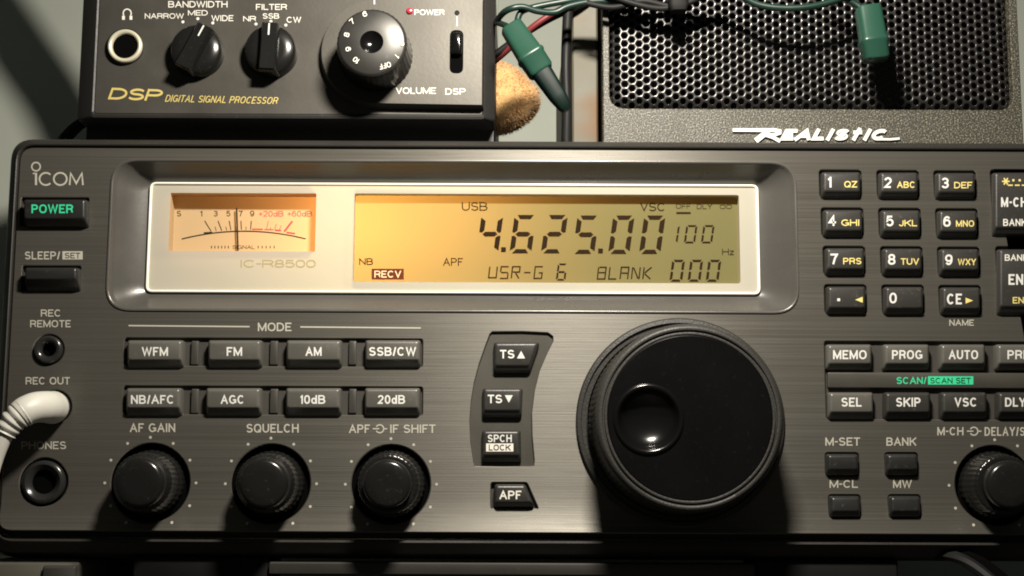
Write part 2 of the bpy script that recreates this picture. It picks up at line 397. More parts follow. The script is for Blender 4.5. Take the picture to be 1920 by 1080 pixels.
# ------------------------------------------------------------------ things
def thing(name, label, cat, origin, group=None):
    o = bpy.data.objects.new(name, None); COL.objects.link(o); o.empty_display_size = .01
    o.location = (origin[0] * S, -origin[1] * S, origin[2] * S); o['_o'] = [origin[0], -origin[1], origin[2]]
    o['label'] = label; o['category'] = cat
    if group: o['group'] = group
    return o

# ================================================================== SETTING
Z_DESK = -35.5
b = MB(); b.box(-700, 700, -900, 500, Z_DESK - 18, Z_DESK, 0)
o = b.build('desk', M['desk']); o['kind'] = 'structure'
Y_WALL = -240
b = MB(); b.box(-900, -8.0, Y_WALL - 12, Y_WALL, Z_DESK, 900, 0); b.box(-6.9, 900, Y_WALL - 12, Y_WALL, Z_DESK, 900, 0)
b.box(-8.0, -6.9, Y_WALL - 12, Y_WALL - 2, Z_DESK, 900, 0)
o = b.build('wall', M['wall']); o['kind'] = 'structure'

# ================================================================== THE RADIO
PL, PR = P(22, 600)[0], P(1962, 600)[0]
PB, PT = P(960, 997)[1], P(960, 281)[1]
OL, OR = P(2, 500)[0], P(1985, 600)[0]
OB, OT = P(960, 1050)[1], P(960, 260)[1]
radio = thing('radio_receiver', 'wide dark grey communications receiver with amber display and large black tuning knob', 'radio receiver', (0, -140, Z_DESK))

HOLES = []           # (kind, loop, depth, floor material index)
def hole(loop, depth, chamfer=0.22, floor=1): HOLES.append((loop, depth, chamfer, floor))

BZ0 = P(960, 905)[1]
def bend(z):
    'the foot of the panel sweeps gently forward'
    return 0 if z >= BZ0 else 0.60 / (3 * (BZ0 - PB) ** 2) * (BZ0 - max(z, PB)) ** 3
# ---- keys -----------------------------------------------------------------
KEYS = []
def key(face, under, text_items, material='key', h=2.4, name='push_button', label=None, base_out=1.0, rnd=0.8):
    """face: px polygon of 4 points (tl, tr, br, bl); under: px the sloping underside reaches below the face"""
    KEYS.append((face, under, text_items, material, h, name, label, base_out, rnd))
def rkey(x0, x1, y0, y1, *a, **k): key([(x0, y0), (x1, y0), (x1, y1), (x0, y1)], *a, **k)

# mode keys: two long wells
for y0, y1 in ((633, 688), (723, 779)):
    hole(rrect(*pxrect(231 if y0 < 700 else 229, 794, y0, y1), 1.0), 1.2)
for n_, x0, x1, tw in (('WFM', 239, 340, 49), ('FM', 391, 488, 29), ('AM', 538, 638, 30), ('SSB/CW', 686, 786, 88)):
    rkey(x0, x1, 639, 676, 13, [(n_, (x0 + x1) / 2 + (0 if n_ != 'WFM' else 1), 659, tw, 16.5, 'inkwhite')], 'modekey', label='grey oblong key marked %s' % n_)
for n_, x0, x1, tw in (('NB/AFC', 237, 337, 81), ('AGC', 387, 487, 44), ('10dB', 537, 637, 48), ('20dB', 685, 785, 51)):
    rkey(x0, x1, 729, 766, 14, [(n_, (x0 + x1) / 2 - 1, 749, tw, 16.5, 'inkwhite')], 'modekey', label='grey oblong key marked %s' % n_)
# keypad
cols = [(1544, 1613), (1652, 1721), (1759, 1828)]
rows = [(323, 360, 0), (394, 433, 3.5), (466, 505, 7), (538, 578, 9.5)]
KP = [('1', 'QZ'), ('2', 'ABC'), ('3', 'DEF'), ('4', 'GHI'), ('5', 'JKL'), ('6', 'MNO'), ('7', 'PRS'), ('8', 'TUV'), ('9', 'WXY'), ('.', '<'), ('0', ''), ('CE', '>')]
for i, (a_, b_) in enumerate(KP):
    (x0, x1), (y0, y1, sh) = cols[i % 3], rows[i // 3]
    x0 += sh; x1 += sh; y0 += (i % 3) * .8; y1 += (i % 3) * .8; my = (y0 + y1) / 2
    hole(rrect(*pxrect(x0 - 9, x1 + 5, y0 - 6, y1 + 12), 1.3), 1.6)
    it = []
    if a_ == '.': it.append(('.', x0 + 19, my + 4, 4.5, 4.5, 'inkwhite'))
    elif a_ == 'CE': it.append(('CE', x0 + 21, my + 1, 28, 20, 'inkwhite'))
    else: it.append((a_, x0 + (11 if a_ == '1' else 13), my, 8 if a_ == '1' else 14, 20, 'inkwhite'))
    if b_ in ('<', '>'): it.append((b_, x0 + (57 if b_ == '<' else 49), my + 4, 14, 11, 'yellow'))
    elif b_: it.append((b_, x0 + (51 if b_ == 'QZ' else 47), my + 4, 24 if b_ == 'QZ' else 34, 12, 'yellow'))
    rkey(x0, x1, y0, y1, 10, it, 'key', label='dark number key marked %s' % a_ if a_.isdigit() else ('dark keypad key with yellow arrow'), name='keypad_key')
# two tall keys at the right
hole(rrect(*pxrect(1858, 2010, 317, 446), 1.3), 1.6); hole(rrect(*pxrect(1868, 2016, 461, 595), 1.3), 1.6)
rkey(1866, 2000, 324, 428, 14, [('M-CH', 1901, 379, 48, 18, 'inkwhite'), ('BANK', 1903, 417, 44, 13, 'ink'), ('*', 1886, 340, 14, 14, 'yellow'), ('bars', 1907, 342, 34, 12, 'yellow')],
     label='tall dark key marked M-CH', name='keypad_key')
rkey(1875, 2006, 468, 576, 15, [('BANK', 1906, 483, 44, 12, 'ink'), ('ENT', 1912, 524, 42, 20, 'inkwhite'), ('ENTER', 1926, 563, 54, 12, 'yellow')],
     label='tall dark key marked ENT', name='keypad_key')
# scan block
hole(rrect(*pxrect(1546, 2012, 639, 788), 1.0), 1.2)
for n_, x0, x1, tw, tx in (('MEMO', 1553, 1634, 63, 0), ('PROG', 1660, 1742, 57, 0), ('AUTO', 1766, 1847, 55, 0), ('PRIO', 1872, 1954, 50, 1)):
    rkey(x0, x1, 647, 683, 10, [(n_, (x0 + x1) / 2 + tx, 665, tw, 17, 'inkwhite')], 'modekey', h=2.2, label='grey key marked %s' % n_)
for n_, x0, x1, tw, tx in (('SEL', 1556, 1637, 38, 0), ('SKIP', 1662, 1744, 46, 0), ('VSC', 1768, 1850, 42, 2), ('DLY/S', 1874, 1957, 60, -1)):
    rkey(x0, x1, 737, 774, 12, [(n_, (x0 + x1) / 2 + tx, 754, tw, 17, 'inkwhite')], 'modekey' if n_ == 'SEL' else 'key', h=2.2, label='dark key marked %s' % n_)
# memory keys
for (x0, x1, y0, y1), nm in (((1553, 1609, 853, 882), 'M-SET'), ((1665, 1720, 853, 882), 'BANK'), ((1559, 1612, 932, 960), 'M-CL'), ((1671, 1725, 932, 960), 'MW')):
    hole(rrect(*pxrect(x0 - 7, x1 + 4, y0 - 6, y1 + 13), 1.3), 1.6)
    rkey(x0, x1, y0, y1, 10, [], 'dark_key', label='small blank key below the %s legend' % nm)
# arc plate with TS keys (recessed plate), and the APF key
AX = lambda u, v: (840 + u / 2.16, 580 + v / 2.16)
arc = [AX(*q) for q in ((178, 88), (300, 87), (405, 92), (427, 108), (428, 128), (402, 180), (372, 250), (352, 330), (341, 420), (343, 510), (352, 610), (350, 634), (335, 638), (220, 640), (108, 638), (102, 620), (90, 540), (86, 450), (92, 370), (104, 295), (124, 220), (150, 145), (168, 98))]
hole(pxpoly(arc)[::-1], 0.9, 0.2, 2)
def tri(u): return u
key([(928, 643), (1009, 643), (992, 687), (928, 687)], 11, [('TS', 951, 664, 27, 16, 'inkwhite'), ('^', 977, 665, 15, 14, 'inkwhite')], label='dark key marked TS with an up triangle', h=1.8)
key([(907, 729), (978, 729), (976, 771), (907, 771)], 11, [('TS', 928, 748, 27, 16, 'inkwhite'), ('v', 954, 748, 15, 14, 'inkwhite')], label='dark key marked TS with a down triangle', h=1.8)
key([(906, 808), (974, 808), (975, 855), (906, 855)], 11, [('SPCH', 937, 822, 45, 14, 'inkwhite'), ('[LOCK]', 937, 839, 51, 15, 'ink')], label='dark key marked SPCH and LOCK', h=1.8)
hole(rpoly(pxpoly([(919, 903), (989, 903), (1012, 955), (919, 955)]), .9)[::-1], 1.6)
key([(929, 910), (984, 910), (999, 943), (929, 943)], 8, [('APF', 957, 928, 41, 16, 'ink')], label='dark slanted key marked APF')
# power and sleep rockers
for y0, y1, x0, x1 in ((374, 412, 44, 158), (502, 526, 46, 143)):
    hole(rrect(*pxrect(x0 - 7, x1 + 9, y0 - 5, y1 + (14 if y0 < 400 else 22)), 0.8), 2.0)
rkey(44, 159, 374, 411, 13, [('POWER', 98, 391.5, 78, 16.5, 'green')], 'dark_key', h=3.6, label='black power button with green lettering', name='power_button')
rkey(46, 143, 502, 525, 21, [], 'dark_key', h=3.6, label='blank black sleep button', name='sleep_button')
M['spacer'] = mat('smoked_window', (0.06, 0.057, 0.05), 0.35, 0, .5)
M['dark_key'] = mat('black_key_plastic', (0.020, 0.020, 0.019), 0.35, 0, 0.5, dust=.2, bump=.05)

# knob wells and jack holes
KNOBS = [(282, 905.5), (508, 907), (733, 908), (1865, 910)]
k0 = scale_at(908)
for c in KNOBS: hole(circ(P(*c), 76 * k0, 56), 2.2, 0.3, 3)
JACKS = [(91, 656, 31), (103, 763, 33), (82, 904, 47)]
for x, y, r in JACKS: hole(circ(P(x, y), r * scale_at(y), 40), 1.4, 0.3, 3)
# display recess
RX0, RX1, RZ0, RZ1 = pxrect(209, 1490, 306, 580)
rec_out = rrect(RX0, RX1, RZ0, RZ1, 6.5, 8)
DP = -6.0
IX0, IX1, IZ0, IZ1 = pxrect(277, 1424, 344, 551, DP)

panel = MB()
outer = rrect(PL, PR, PB, PT, 4.0)
v2, f2 = filled(outer, [h[0] for h in HOLES] + [rec_out], [BZ0 - .4 * q for q in range(0, 36)])
panel.add([(x, 0, z) for x, z in v2], f2, 0)
def shrink(loop, a):
    """offset any closed loop inwards by a along averaged normals"""
    n = len(loop); ar = sum(loop[i][0] * loop[(i + 1) % n][1] - loop[(i + 1) % n][0] * loop[i][1] for i in range(n)); sg = 1 if ar > 0 else -1
    out = []
    for i in range(n):
        p = Vector(loop[i - 1]); q = Vector(loop[(i + 1) % n]); t = (q - p)
        t = t.normalized() if t.length > 1e-9 else Vector((1, 0))
        out.append((loop[i][0] - t.y * a * sg, loop[i][1] + t.x * a * sg))
    return out
for loop, depth, ch, fl in HOLES:
    l2 = shrink(loop, ch)
    panel.loft([lift(loop, 0), lift(l2, -ch * .9)], mi=0)
    panel.loft([lift(l2, -ch * .9), lift(l2, -depth)], False, True, mi=fl)
# the panel's own edge
o2 = shrink(outer, -.35)
panel.loft([lift(outer, 0), lift(o2, -.4), lift(o2, -3.0)], mi=0)
BEND[0] = True
front = panel.build('front_panel', [M['panel'], M['well'], M['plate'], M['void']], radio, angle=30)

for p_ in front.data.polygons:
    if abs(p_.normal.y) > .88: p_.use_smooth = False
BEND[0] = False
# bezel around it
bz = MB()
def RR(l, r_, bt, t, rad, d): return lift(rrect(l, r_, bt, t, rad, 7), d)
gz = P(960, 1011)[1]
bz.loft([RR(PL - .2, PR + .2, PB - .2, PT + .2, 4.2, -2.6), RR(PL - .35, PR + .35, gz, PT + .35, 4.3, -2.6), RR(PL - .4, PR + .4, gz - .1, PT + .4, 4.4, 0.2),
         RR(PL - .6, PR + .6, gz - .4, PT + .6, 4.6, .9), RR(PL - .9, PR + .9, gz - 1.0, PT + .9, 5, 1.05), RR(OL + .9, OR - .9, OB + 3.4, OT - .9, 6, -.9),
         RR(OL + .3, OR - .3, OB + 1.6, OT - .25, 6.2, -2.2), RR(OL, OR, OB, OT, 6.4, -6), RR(OL, OR, OB, OT, 6.4, -14)])
bz.build('bezel', M['bezel'], radio)
cb = MB(); CZ = OT - .4
cb.loft([RR(OL + .8, OR - .8, OB + .6, CZ, 2.5, -12), RR(OL + .8, OR - .8, OB + .6, CZ, 2.5, -190)], False, True)
cb.build('cabinet', M['bezel'], radio)
# front legs (folded out), rear feet
for x0, x1 in ((243, 503), (1417, 1690)):
    xa, xb = P(x0, 1060)[0], P(x1, 1060)[0]
    b = MB(); b.box(xa, xb, -22, -3.0, Z_DESK, OB + .6, 1.2); b.build('front_leg', M['dark'], radio)
xa, xb = P(503, 1060)[0], P(1417, 1060)[0]; b = MB(); b.box(xa, xb, -9, -1.2, P(960, 1079)[1], P(960, 1056)[1], .5); b.build('added_grey_bar', M['bargrey'], radio)  # made-up bar, set forward to catch the lamp as a lit grey strip
for x in (-110, 110):
    b = MB(); b.box(x - 12, x + 12, -185, -165, Z_DESK, OB + .6, 1.0); b.build('rear_foot', M['dark'], radio)

BEND[0] = True
# ---- keys: meshes
def tri_pts(ch, cx, cy, w, h):
    return {'^': [(cx - w / 2, cy + h / 2), (cx + w / 2, cy + h / 2), (cx, cy - h / 2)], 'v': [(cx - w / 2, cy - h / 2), (cx, cy + h / 2), (cx + w / 2, cy - h / 2)],
            '<': [(cx + w / 2, cy - h / 2), (cx - w / 2, cy), (cx + w / 2, cy + h / 2)], '>': [(cx - w / 2, cy - h / 2), (cx - w / 2, cy + h / 2), (cx + w / 2, cy)]}[ch]
for face, under, items, mk, h, name, label, bo, rnd in KEYS:
    T = pxpoly(face, h)[::-1]                          # bl, br, tr, tl
    k = scale_at(face[0][1])
    B = [(x, z) for x, z in T]
    B = inset(B, -0.35); B[0] = (B[0][0], B[0][1] - under * k * .78); B[1] = (B[1][0], B[1][1] - under * k * .78)
    mid = [((a[0] + c[0]) / 2, (a[1] + c[1]) / 2) for a, c in zip(inset(T, -.15), B)]
    b = MB()
    b.loft([lift(rpoly(B, rnd), -1.4), lift(rpoly(B, rnd), .1), lift(rpoly(mid, rnd), h * .55), lift(rpoly(inset(T, .0), rnd * .8), h - .55), lift(rpoly(inset(T, .22), rnd * .7), h - .14), lift(rpoly(inset(T, .6), rnd * .6), h)], True, True)
    ko = b.build(name, M[mk], radio, angle=50)
    if label: ko['label'] = label
    for it in items:
        s_, cx, cy, tw, th, mk2 = it; t = MB(); dd = h + .05
        if s_ == '.': flatrect(t, cx - 2.6, cx + 2.6, cy - 2.6, cy + 2.6, dd)
        elif s_ in '^v<>': flat(t, tri_pts(s_, cx, cy, tw, th)[::-1], dd)
        elif s_ == 'bars':
            for q in range(3): flatrect(t, cx - 17 + q * 13, cx - 17 + q * 13 + 9, cy + 4, cy + 6.5, dd)
            for q in range(2): flatrect(t, cx - 9 + q * 12, cx - 9 + q * 12 + 4, cy - 6, cy - 2, dd)
        elif s_ == '*': 
            for q in range(3):
                a = q * math.pi / 3; 
                stroke(t, [(cx - 7 * math.cos(a), cy - 7 * math.sin(a)), (cx + 7 * math.cos(a), cy + 7 * math.sin(a))], 2.6, dd + q * .02)
        elif s_ == '[LOCK]':
            flatrect(t, cx - tw / 2, cx + tw / 2, cy - th / 2, cy + th / 2, dd); text(t, 'LOCK', cx, cy, 41, 11, dd + .05, .02, mi=1)
            t.build('lettering', [M['ink'], M['blackink']], ko); continue
        else: text(t, s_, cx, cy, tw, th, dd, .026 if th > 15 else .02)
        t.build('lettering', M[mk2], ko)

# LED windows between the mode keys
for y0, y1 in ((639, 684), (729, 775)):
    for x0, x1 in ((358, 372), (506, 521), (654, 668)):
        a = pxrect(x0, x1, y0, y1); b = MB(); b.box(a[0], a[1], -1.3, -.1, a[2], a[3], .4); b.build('indicator_window', M['spacer'], radio)
# strip in the scan block
a = pxrect(1552, 2006, 699, 728); b = MB(); b.box(a[0], a[1], -1.3, .3, a[2], a[3], .4); st = b.build('scan_strip', M['plate'], radio)
t = MB(); text(t, 'SCAN/', 1709, 713.5, 56, 13, .36, .02); flatrect(t, 1740, 1825, 705.5, 721, .36); text(t, 'SCAN SET', 1782, 713.5, 76, 10.5, .41, .012, mi=1)
t.build('lettering', [M['green'], M['blackink']], st)

# ---- legends printed on the panel
def legend(s, cx, cy, tw, th, m='inkdim', bold=.02):
    t = MB(); text(t, s, cx, cy, tw, th, .06, bold); return t.build('legend', M[m], radio)
for L_ in (('REC', 95.5, 587, 38, 13.5), ('REMOTE', 94.5, 607, 76, 13.5), ('REC OUT', 89.5, 714, 83, 14), ('PHONES', 82, 835, 84, 14.5), ('MODE', 515, 613, 63, 16),
           ('AF GAIN', 286, 802, 85, 16.5), ('SQUELCH', 511, 803, 98, 16.5), ('APF', 674, 804, 39, 16), ('IF SHIFT', 774, 804, 85, 16),
           ('NAME', 1803, 605, 46, 11.5), ('M-SET', 1580, 828, 65, 15.5), ('BANK', 1690, 828, 56, 15.5), ('M-CL', 1582, 907.5, 53, 14.5), ('MW', 1692, 907.5, 35, 15),
           ('M-CH', 1782, 808.5, 49, 15.5), ('DELAY/SPEED', 1907, 809, 122, 16.5)):
    legend(*L_)
legend('SLEEP/', 79.5, 479, 66, 15)
t = MB(); flatrect(t, 117, 155, 471, 486.5, .06); text(t, 'SET', 136, 479, 29, 10.5, .11, .015, mi=1); t.build('legend', [M['inkdim'], M['well']], radio)
t = MB(); stroke(t, [(241, 610.5), (468, 612.5)], 2.6, .06); stroke(t, [(563, 613), (789, 615)], 2.6, .06); t.build('legend_rule', M['inkdim'], radio)
def concentric_mark(cx, cy):
    t = MB(); stroke(t, [(cx + 7.5 * math.cos(a), cy + 7.5 * math.sin(a)) for a in [math.radians(q) for q in range(-150, 151, 20)]], 2.4, .06)
    stroke(t, [(cx - 13, cy), (cx - 1, cy)], 2.4, .1); stroke(t, [(cx + 8.8, cy), (cx + 14, cy)], 2.4, .06)
    t.build('legend_mark', M['inkdim'], radio)
concentric_mark(712, 804); concentric_mark(1826, 808.5)
# maker's mark
t = MB(); cxy = (67.5, 312.5)
stroke(t, [(cxy[0] + 8 * math.cos(2 * math.pi * q / 20), cxy[1] + 8 * math.sin(2 * math.pi * q / 20)) for q in range(20)], 2.6, .06, close=True)
flatrect(t, 65.5, 69.5, 324, 347, .06); flatrect(t, 61.5, 65.3, 324, 326.5, .06)
stroke(t, [(86 + 12 * math.cos(math.radians(q)), 335.5 + 11.5 * math.sin(math.radians(q))) for q in range(-45, -316, -18)], 3.2, .06)
stroke(t, [(113 + 12.2 * math.cos(2 * math.pi * q / 24), 335.5 + 11.5 * math.sin(2 * math.pi * q / 24)) for q in range(24)], 3.2, .06, close=True)
stroke(t, [(130.5, 347), (132.5, 325), (143, 344), (153.5, 325), (155.5, 347)], 3.2, .06)
t.build('maker_mark', M['inkdim'], radio)
# dots round the small knobs
for c in KNOBS:
    t = MB()
    for q in range(-150, 151, 30):
        a = math.radians(q); t.add(lift(circ(P(c[0] + 85.5 * math.sin(a), c[1] - 85.5 * math.cos(a), .06), 2.7 * k0, 12), .06), [tuple(range(12))])
    t.build('scale_dots', M['inkdim'], radio)

# ---- display ----------------------------------------------------------------
b = MB()
def between(t_, d, rad):
    e = lambda a, c: a + (c - a) * t_
    return lift(rrect(e(RX0, IX0), e(RX1, IX1), e(RZ0, IZ0), e(RZ1, IZ1), rad, 8), d)
lip = lambda e, d: lift(rrect(RX0 - e, RX1 + e, RZ0 - e, RZ1 + e, 6.5 + e, 8), d)
b.loft([lip(.9, -.05), lip(.8, .35), lip(.45, .45), lip(.05, .15), lip(-.1, -.35), between(.10, -1.0, 6.2), between(.28, -2.6, 6.0), between(.5, -4.2, 5.2), between(.75, -5.6, 4.0), between(.93, DP - .3, 2.4), between(1, DP - .5, 2.0), between(1, DP - 3, 2.0)])
disp = b.build('display_frame', M['recess'], radio, angle=60)
mo = pxrect(318, 592, 362, 471, DP); lo = pxrect(663, 1387, 364, 530, DP)
mh = rrect(*mo, .25); lh = rrect(*lo, .7)
b = MB(); fo = shrink(rrect(IX0, IX1, IZ0, IZ1, 2.0, 8), .75)
v2, f2 = filled(fo, [mh, lh]); b.add([(x, DP, z) for x, z in v2], f2)
b.build('face_sheet', M['cream'], disp)
b = MB(); R_ = lambda e, d: lift(shrink(rrect(IX0, IX1, IZ0, IZ1, 2.0, 8), e), d)
b.loft([R_(0.02, DP - .6), R_(0.02, DP + .35), R_(.25, DP + .6), R_(.55, DP + .55), R_(.78, DP + .05), R_(.78, DP - .6)])
b.build('window_rim', M['rim'], disp, angle=60)
# meter
MD = DP - 5.2
b = MB(); b.loft([lift(mh, DP), lift(shrink(mh, -.02), MD - .2)])
b.build('meter_surround', M['meter'], disp, smooth=False)
b = MB(); b.add(lift(shrink(mh, -.3), MD), [tuple(range(len(mh)))]); b.build('meter_card', M['meter'], disp)
md = MD + .05; t = MB(); Q = lambda u, v: (200 + u / 3.484, 290 + v / 3.484)
cen, rad_ = (897, 500 + 1640), 1640
arcp = lambda u: (u, cen[1] - math.sqrt(rad_ ** 2 - (u - cen[0]) ** 2))
stroke(t, [Q(*arcp(u)) for u in range(490, 1301, 30)], 2.3, md)
for (a, c) in (((640, 432), (682, 500)), ((727, 432), (752, 497)), ((800, 432), (812, 492)), ((877, 432), (880, 490)), ((945, 432), (940, 490))):
    stroke(t, [Q(*a), Q(*c)], 1.7, md)
for (a, c) in (((708, 470), (716, 500)), ((778, 470), (785, 496)), ((843, 468), (846, 492)), ((910, 470), (910, 492))): stroke(t, [Q(*a), Q(*c)], 1.1, md)
stroke(t, [Q(635, 512), Q(690, 508)], 3.0, md + .02)
for s_, u, ww in (('S', 472, 8), ('1', 617, 4.5), ('3', 712, 7.5), ('5', 795, 7.5), ('7', 875, 7.5), ('9', 950, 8)): x, y = Q(u, 385); text(t, s_, x, y, ww, 10.5, md, .012)
x, y = Q(895, 604); text(t, 'SIGNAL', x, y, 42, 7, md, .0)
for u in list(range(685, 810, 22)) + list(range(990, 1110, 26)): x, y = Q(u, 604); flatrect(t, x - .8, x + .8, y - 2.5, y + 2.5, md)
t.build('meter_scale', M['blackink'], disp)
t = MB()
for s_, u, ww in (('+20dB', 1075, 46), ('+60dB', 1262, 46)): x, y = Q(u, 386); text(t, s_, x, y, ww, 10.5, md, .008)
stroke(t, [Q(950, 487), Q(1020, 488)], 2.8, md); stroke(t, [Q(1030, 489), Q(1090, 491)], 2.0, md); stroke(t, [Q(1098, 493), Q(1140, 496)], 3.0, md)
stroke(t, [Q(1213, 434), Q(1160, 503)], 3.4, md + .02); stroke(t, [Q(1175, 508), Q(1230, 516)], 3.0, md)
for a, c in (((1056, 432), (1045, 485)), ((1108, 452), (1098, 488)), ((1140, 462), (1128, 492)), ((1072, 474), (1068, 488))): stroke(t, [Q(*a), Q(*c)], 1.2, md)
t.build('meter_red_scale', M['redink'], disp)
b = MB(); nd = MD + 1.2; A = Q(849, 348); B = Q(858, 628)
b.tube([P3(*A, nd), P3(*B, nd)], .23, 6); b.build('meter_needle', M['blackink'], disp)
t = MB(); x, y = Q(1118, 712); text(t, 'IC-R8500', x, y, 142, 14.5, DP + .05, .016); t.build('model_lettering', M['goldprint'], disp)
# lcd
LD = DP - 3.0
b = MB(); b.loft([lift(lh, DP), lift(lh, LD - .2)]); b.build('lcd_surround', M['cream'], disp, smooth=False)
b = MB(); b.add(lift(shrink(lh, -.3), LD), [tuple(range(len(lh)))]); lcd = b.build('lcd_screen', M['lcd'], disp)
SEG = {'0': 'abcdef', '1': 'bc', '2': 'abged', '3': 'abgcd', '4': 'fgbc', '5': 'afgcd', '6': 'afgedc', '7': 'abc', '8': 'abcdefg', '9': 'abcfgd'}
ld = LD + .12
def seven(mb, ch, x, y0, y1, wd, th, sl):
    """digit whose lower left corner is at x; sl = px the top leans right"""
    H = y1 - y0; g = th * .22
    def pt(u, v): return (x + u + sl * (1 - (v / H)), y0 + v)
    t = th; m = H / 2
    segs = {'a': [(g * 1.5 + t * .3, 0), (wd - g * 1.5 - t * .2, 0), (wd - t - g * .6, t * .85), (t + g, t * .85)],
            'd': [(t + g, H - t * .85), (wd - t - g, H - t * .85), (wd - g * 1.5 - t * .3, H), (g * 1.5 + t * .2, H)],
            'g': [(g * 1.8 + t * .3, m), (t + g, m - t * .48), (wd - t - g, m - t * .48), (wd - g * 1.8 - t * .3, m), (wd - t - g, m + t * .48), (t + g, m + t * .48)],
            'f': [(0, g * 1.6 + t * .2), (t, t + g), (t, m - t * .5 - g), (t * .5, m - g * 1.3), (0, m - g * 1.8)],
            'e': [(0, m + g * 1.8), (t * .5, m + g * 1.3), (t, m + t * .5 + g), (t, H - t - g), (0, H - g * 1.6 - t * .2)],
            'b': [(wd - t, t + g), (wd, g * 1.6 + t * .2), (wd, m - g * 1.8), (wd - t * .5, m - g * 1.3), (wd - t, m - t * .5 - g)],
            'c': [(wd - t, m + t * .5 + g), (wd - t * .5, m + g * 1.3), (wd, m + g * 1.8), (wd, H - g * 1.6 - t * .2), (wd - t, H - t - g)]}
    for c in SEG[ch]:
        flat(mb, [pt(*q) for q in segs[c]][::-1], ld)
def digits(name, items):
    t = MB()
    for it in items: seven(t, *it)
    return t
t = digits('f', [('4', 893, 403, 475, 41, 9.2, 10), ('6', 955, 403, 475, 41, 9.2, 10), ('2', 1014, 403, 475, 41, 9.2, 10), ('5', 1073, 404, 476, 41, 9.2, 10), ('0', 1140, 404, 476, 40, 9.2, 10), ('0', 1198, 404, 476, 40, 9.2, 10)])
for x, y in ((944, 467.5), (1126, 470)): flatrect(t, x - 4.5, x + 4.5, y - 4, y + 5, ld)
t.build('frequency_digits', M['lcdink'], disp)
t = digits('s', [('1', 1250, 422, 456, 20, 3.6, 5), ('0', 1282, 422, 456, 21, 3.8, 5), ('0', 1314, 422, 456, 21, 3.8, 5)])
t.build('step_digits', M['lcdink'], disp)
t = digits('c', [('0', 1255, 487, 528, 24, 4.8, 5.5), ('0', 1289, 487, 528, 24, 4.8, 5.5), ('0', 1323, 487, 528, 24, 4.8, 5.5), ('6', 1042, 494, 526, 18, 3.6, 4)])
t.build('channel_digits', M['lcdink'], disp)
# fourteen-segment style words
LT = {'U': [[(0, 0), (0, .94), (1, .94), (1, 0)]], 'S': [[(1, 0), (0, 0), (0, .44)], [(0.05, .5), (.95, .5)], [(1, .56), (1, 1), (0, 1)]],
      'R': [[(0, 1), (0, 0), (1, 0), (1, .46), (.12, .46)], [(.5, .54), (1, 1)]], '-': [[(.1, .5), (.95, .5)]],
      'G': [[(1, 0), (0, 0), (0, 1), (1, 1), (1, .52), (.55, .52)]], 'B': [[(.12, 0), (1, 0), (1, .46), (.12, .46)], [(0, 0), (0, 1), (1, 1), (1, .54)]],
      'L': [[(0, 0), (0, 1), (1, 1)]], 'A': [[(0, 1), (0, 0), (1, 0), (1, 1)], [(.12, .5), (.9, .5)]],
      'N': [[(0, 1), (0, 0)], [(.14, .04), (.86, .96)], [(1, 1), (1, 0)]], 'K': [[(0, 0), (0, 1)], [(1, 0), (.16, .47)], [(.16, .55), (1, 1)]]}
def lcd_word(s_, x0, x1, y0, y1, th, sl=2.5):
    t = MB(); n = len(s_); pitch = (x1 - x0) / n * 1.045; wd = pitch * .66
    for i, c in enumerate(s_):
        for pl in LT[c]:
            stroke(t, [(x0 + i * pitch + u * wd + sl * (1 - v), y0 + v * (y1 - y0)) for u, v in pl], th, ld)
    return t
lcd_word('USR-G', 916, 1018, 500, 522, 2.4).build('name_characters', M['lcdink'], disp)
lcd_word('BLANK', 1120, 1222, 501, 523, 2.4).build('name_characters', M['lcdink'], disp)
for s_, cx, cy, tw, th, bd in (('USB', 890, 387, 48, 16, .004), ('VSC', 1224, 388, 47, 15.5, .004), ('NB', 686.5, 490.5, 26, 12.5, .012), ('APF', 849.5, 491, 37, 14.5, .004), ('Hz', 1365, 472, 22, 12, .0),
                            ('OFF', 1281, 386.5, 28, 9, .0), ('DLY', 1321, 387, 29, 9.5, .0), ('OO', 1361, 387.5, 23, 8, .0)):
    t = MB(); text(t, s_, cx, cy, tw, th, ld, bd); t.build('annunciator', M['lcdink'], disp)
t = MB(); flatrect(t, 1268, 1295, 397.5, 401, ld); t.build('annunciator', M['lcdink'], disp)
t = MB(); flatrect(t, 697, 757, 504, 524, ld); text(t, 'RECV', 727, 514, 50, 13, ld + .08, .02, mi=1); t.build('annunciator', [mat('lcd_brown_block', (.13, .030, .014), .7, spec=.05), mat('lcd_block_lettering', (.85, .62, .35), .6)], disp)
# bulbs behind the face sheet
def bulb(px, py, d, power, col):
    l = bpy.data.lights.new('backlight_bulb', 'POINT'); l.energy = power; l.color = col; l.shadow_soft_size = .003
    o = bpy.data.objects.new('backlight_bulb', l); COL.objects.link(o); x, z = P(px, py, d); o.location = (x * S, -d * S, z * S)
bulb(672, 455, -36, .046, (1.0, .80, .50))
bulb(850, 440, -42, .028, (1.0, .74, .42))

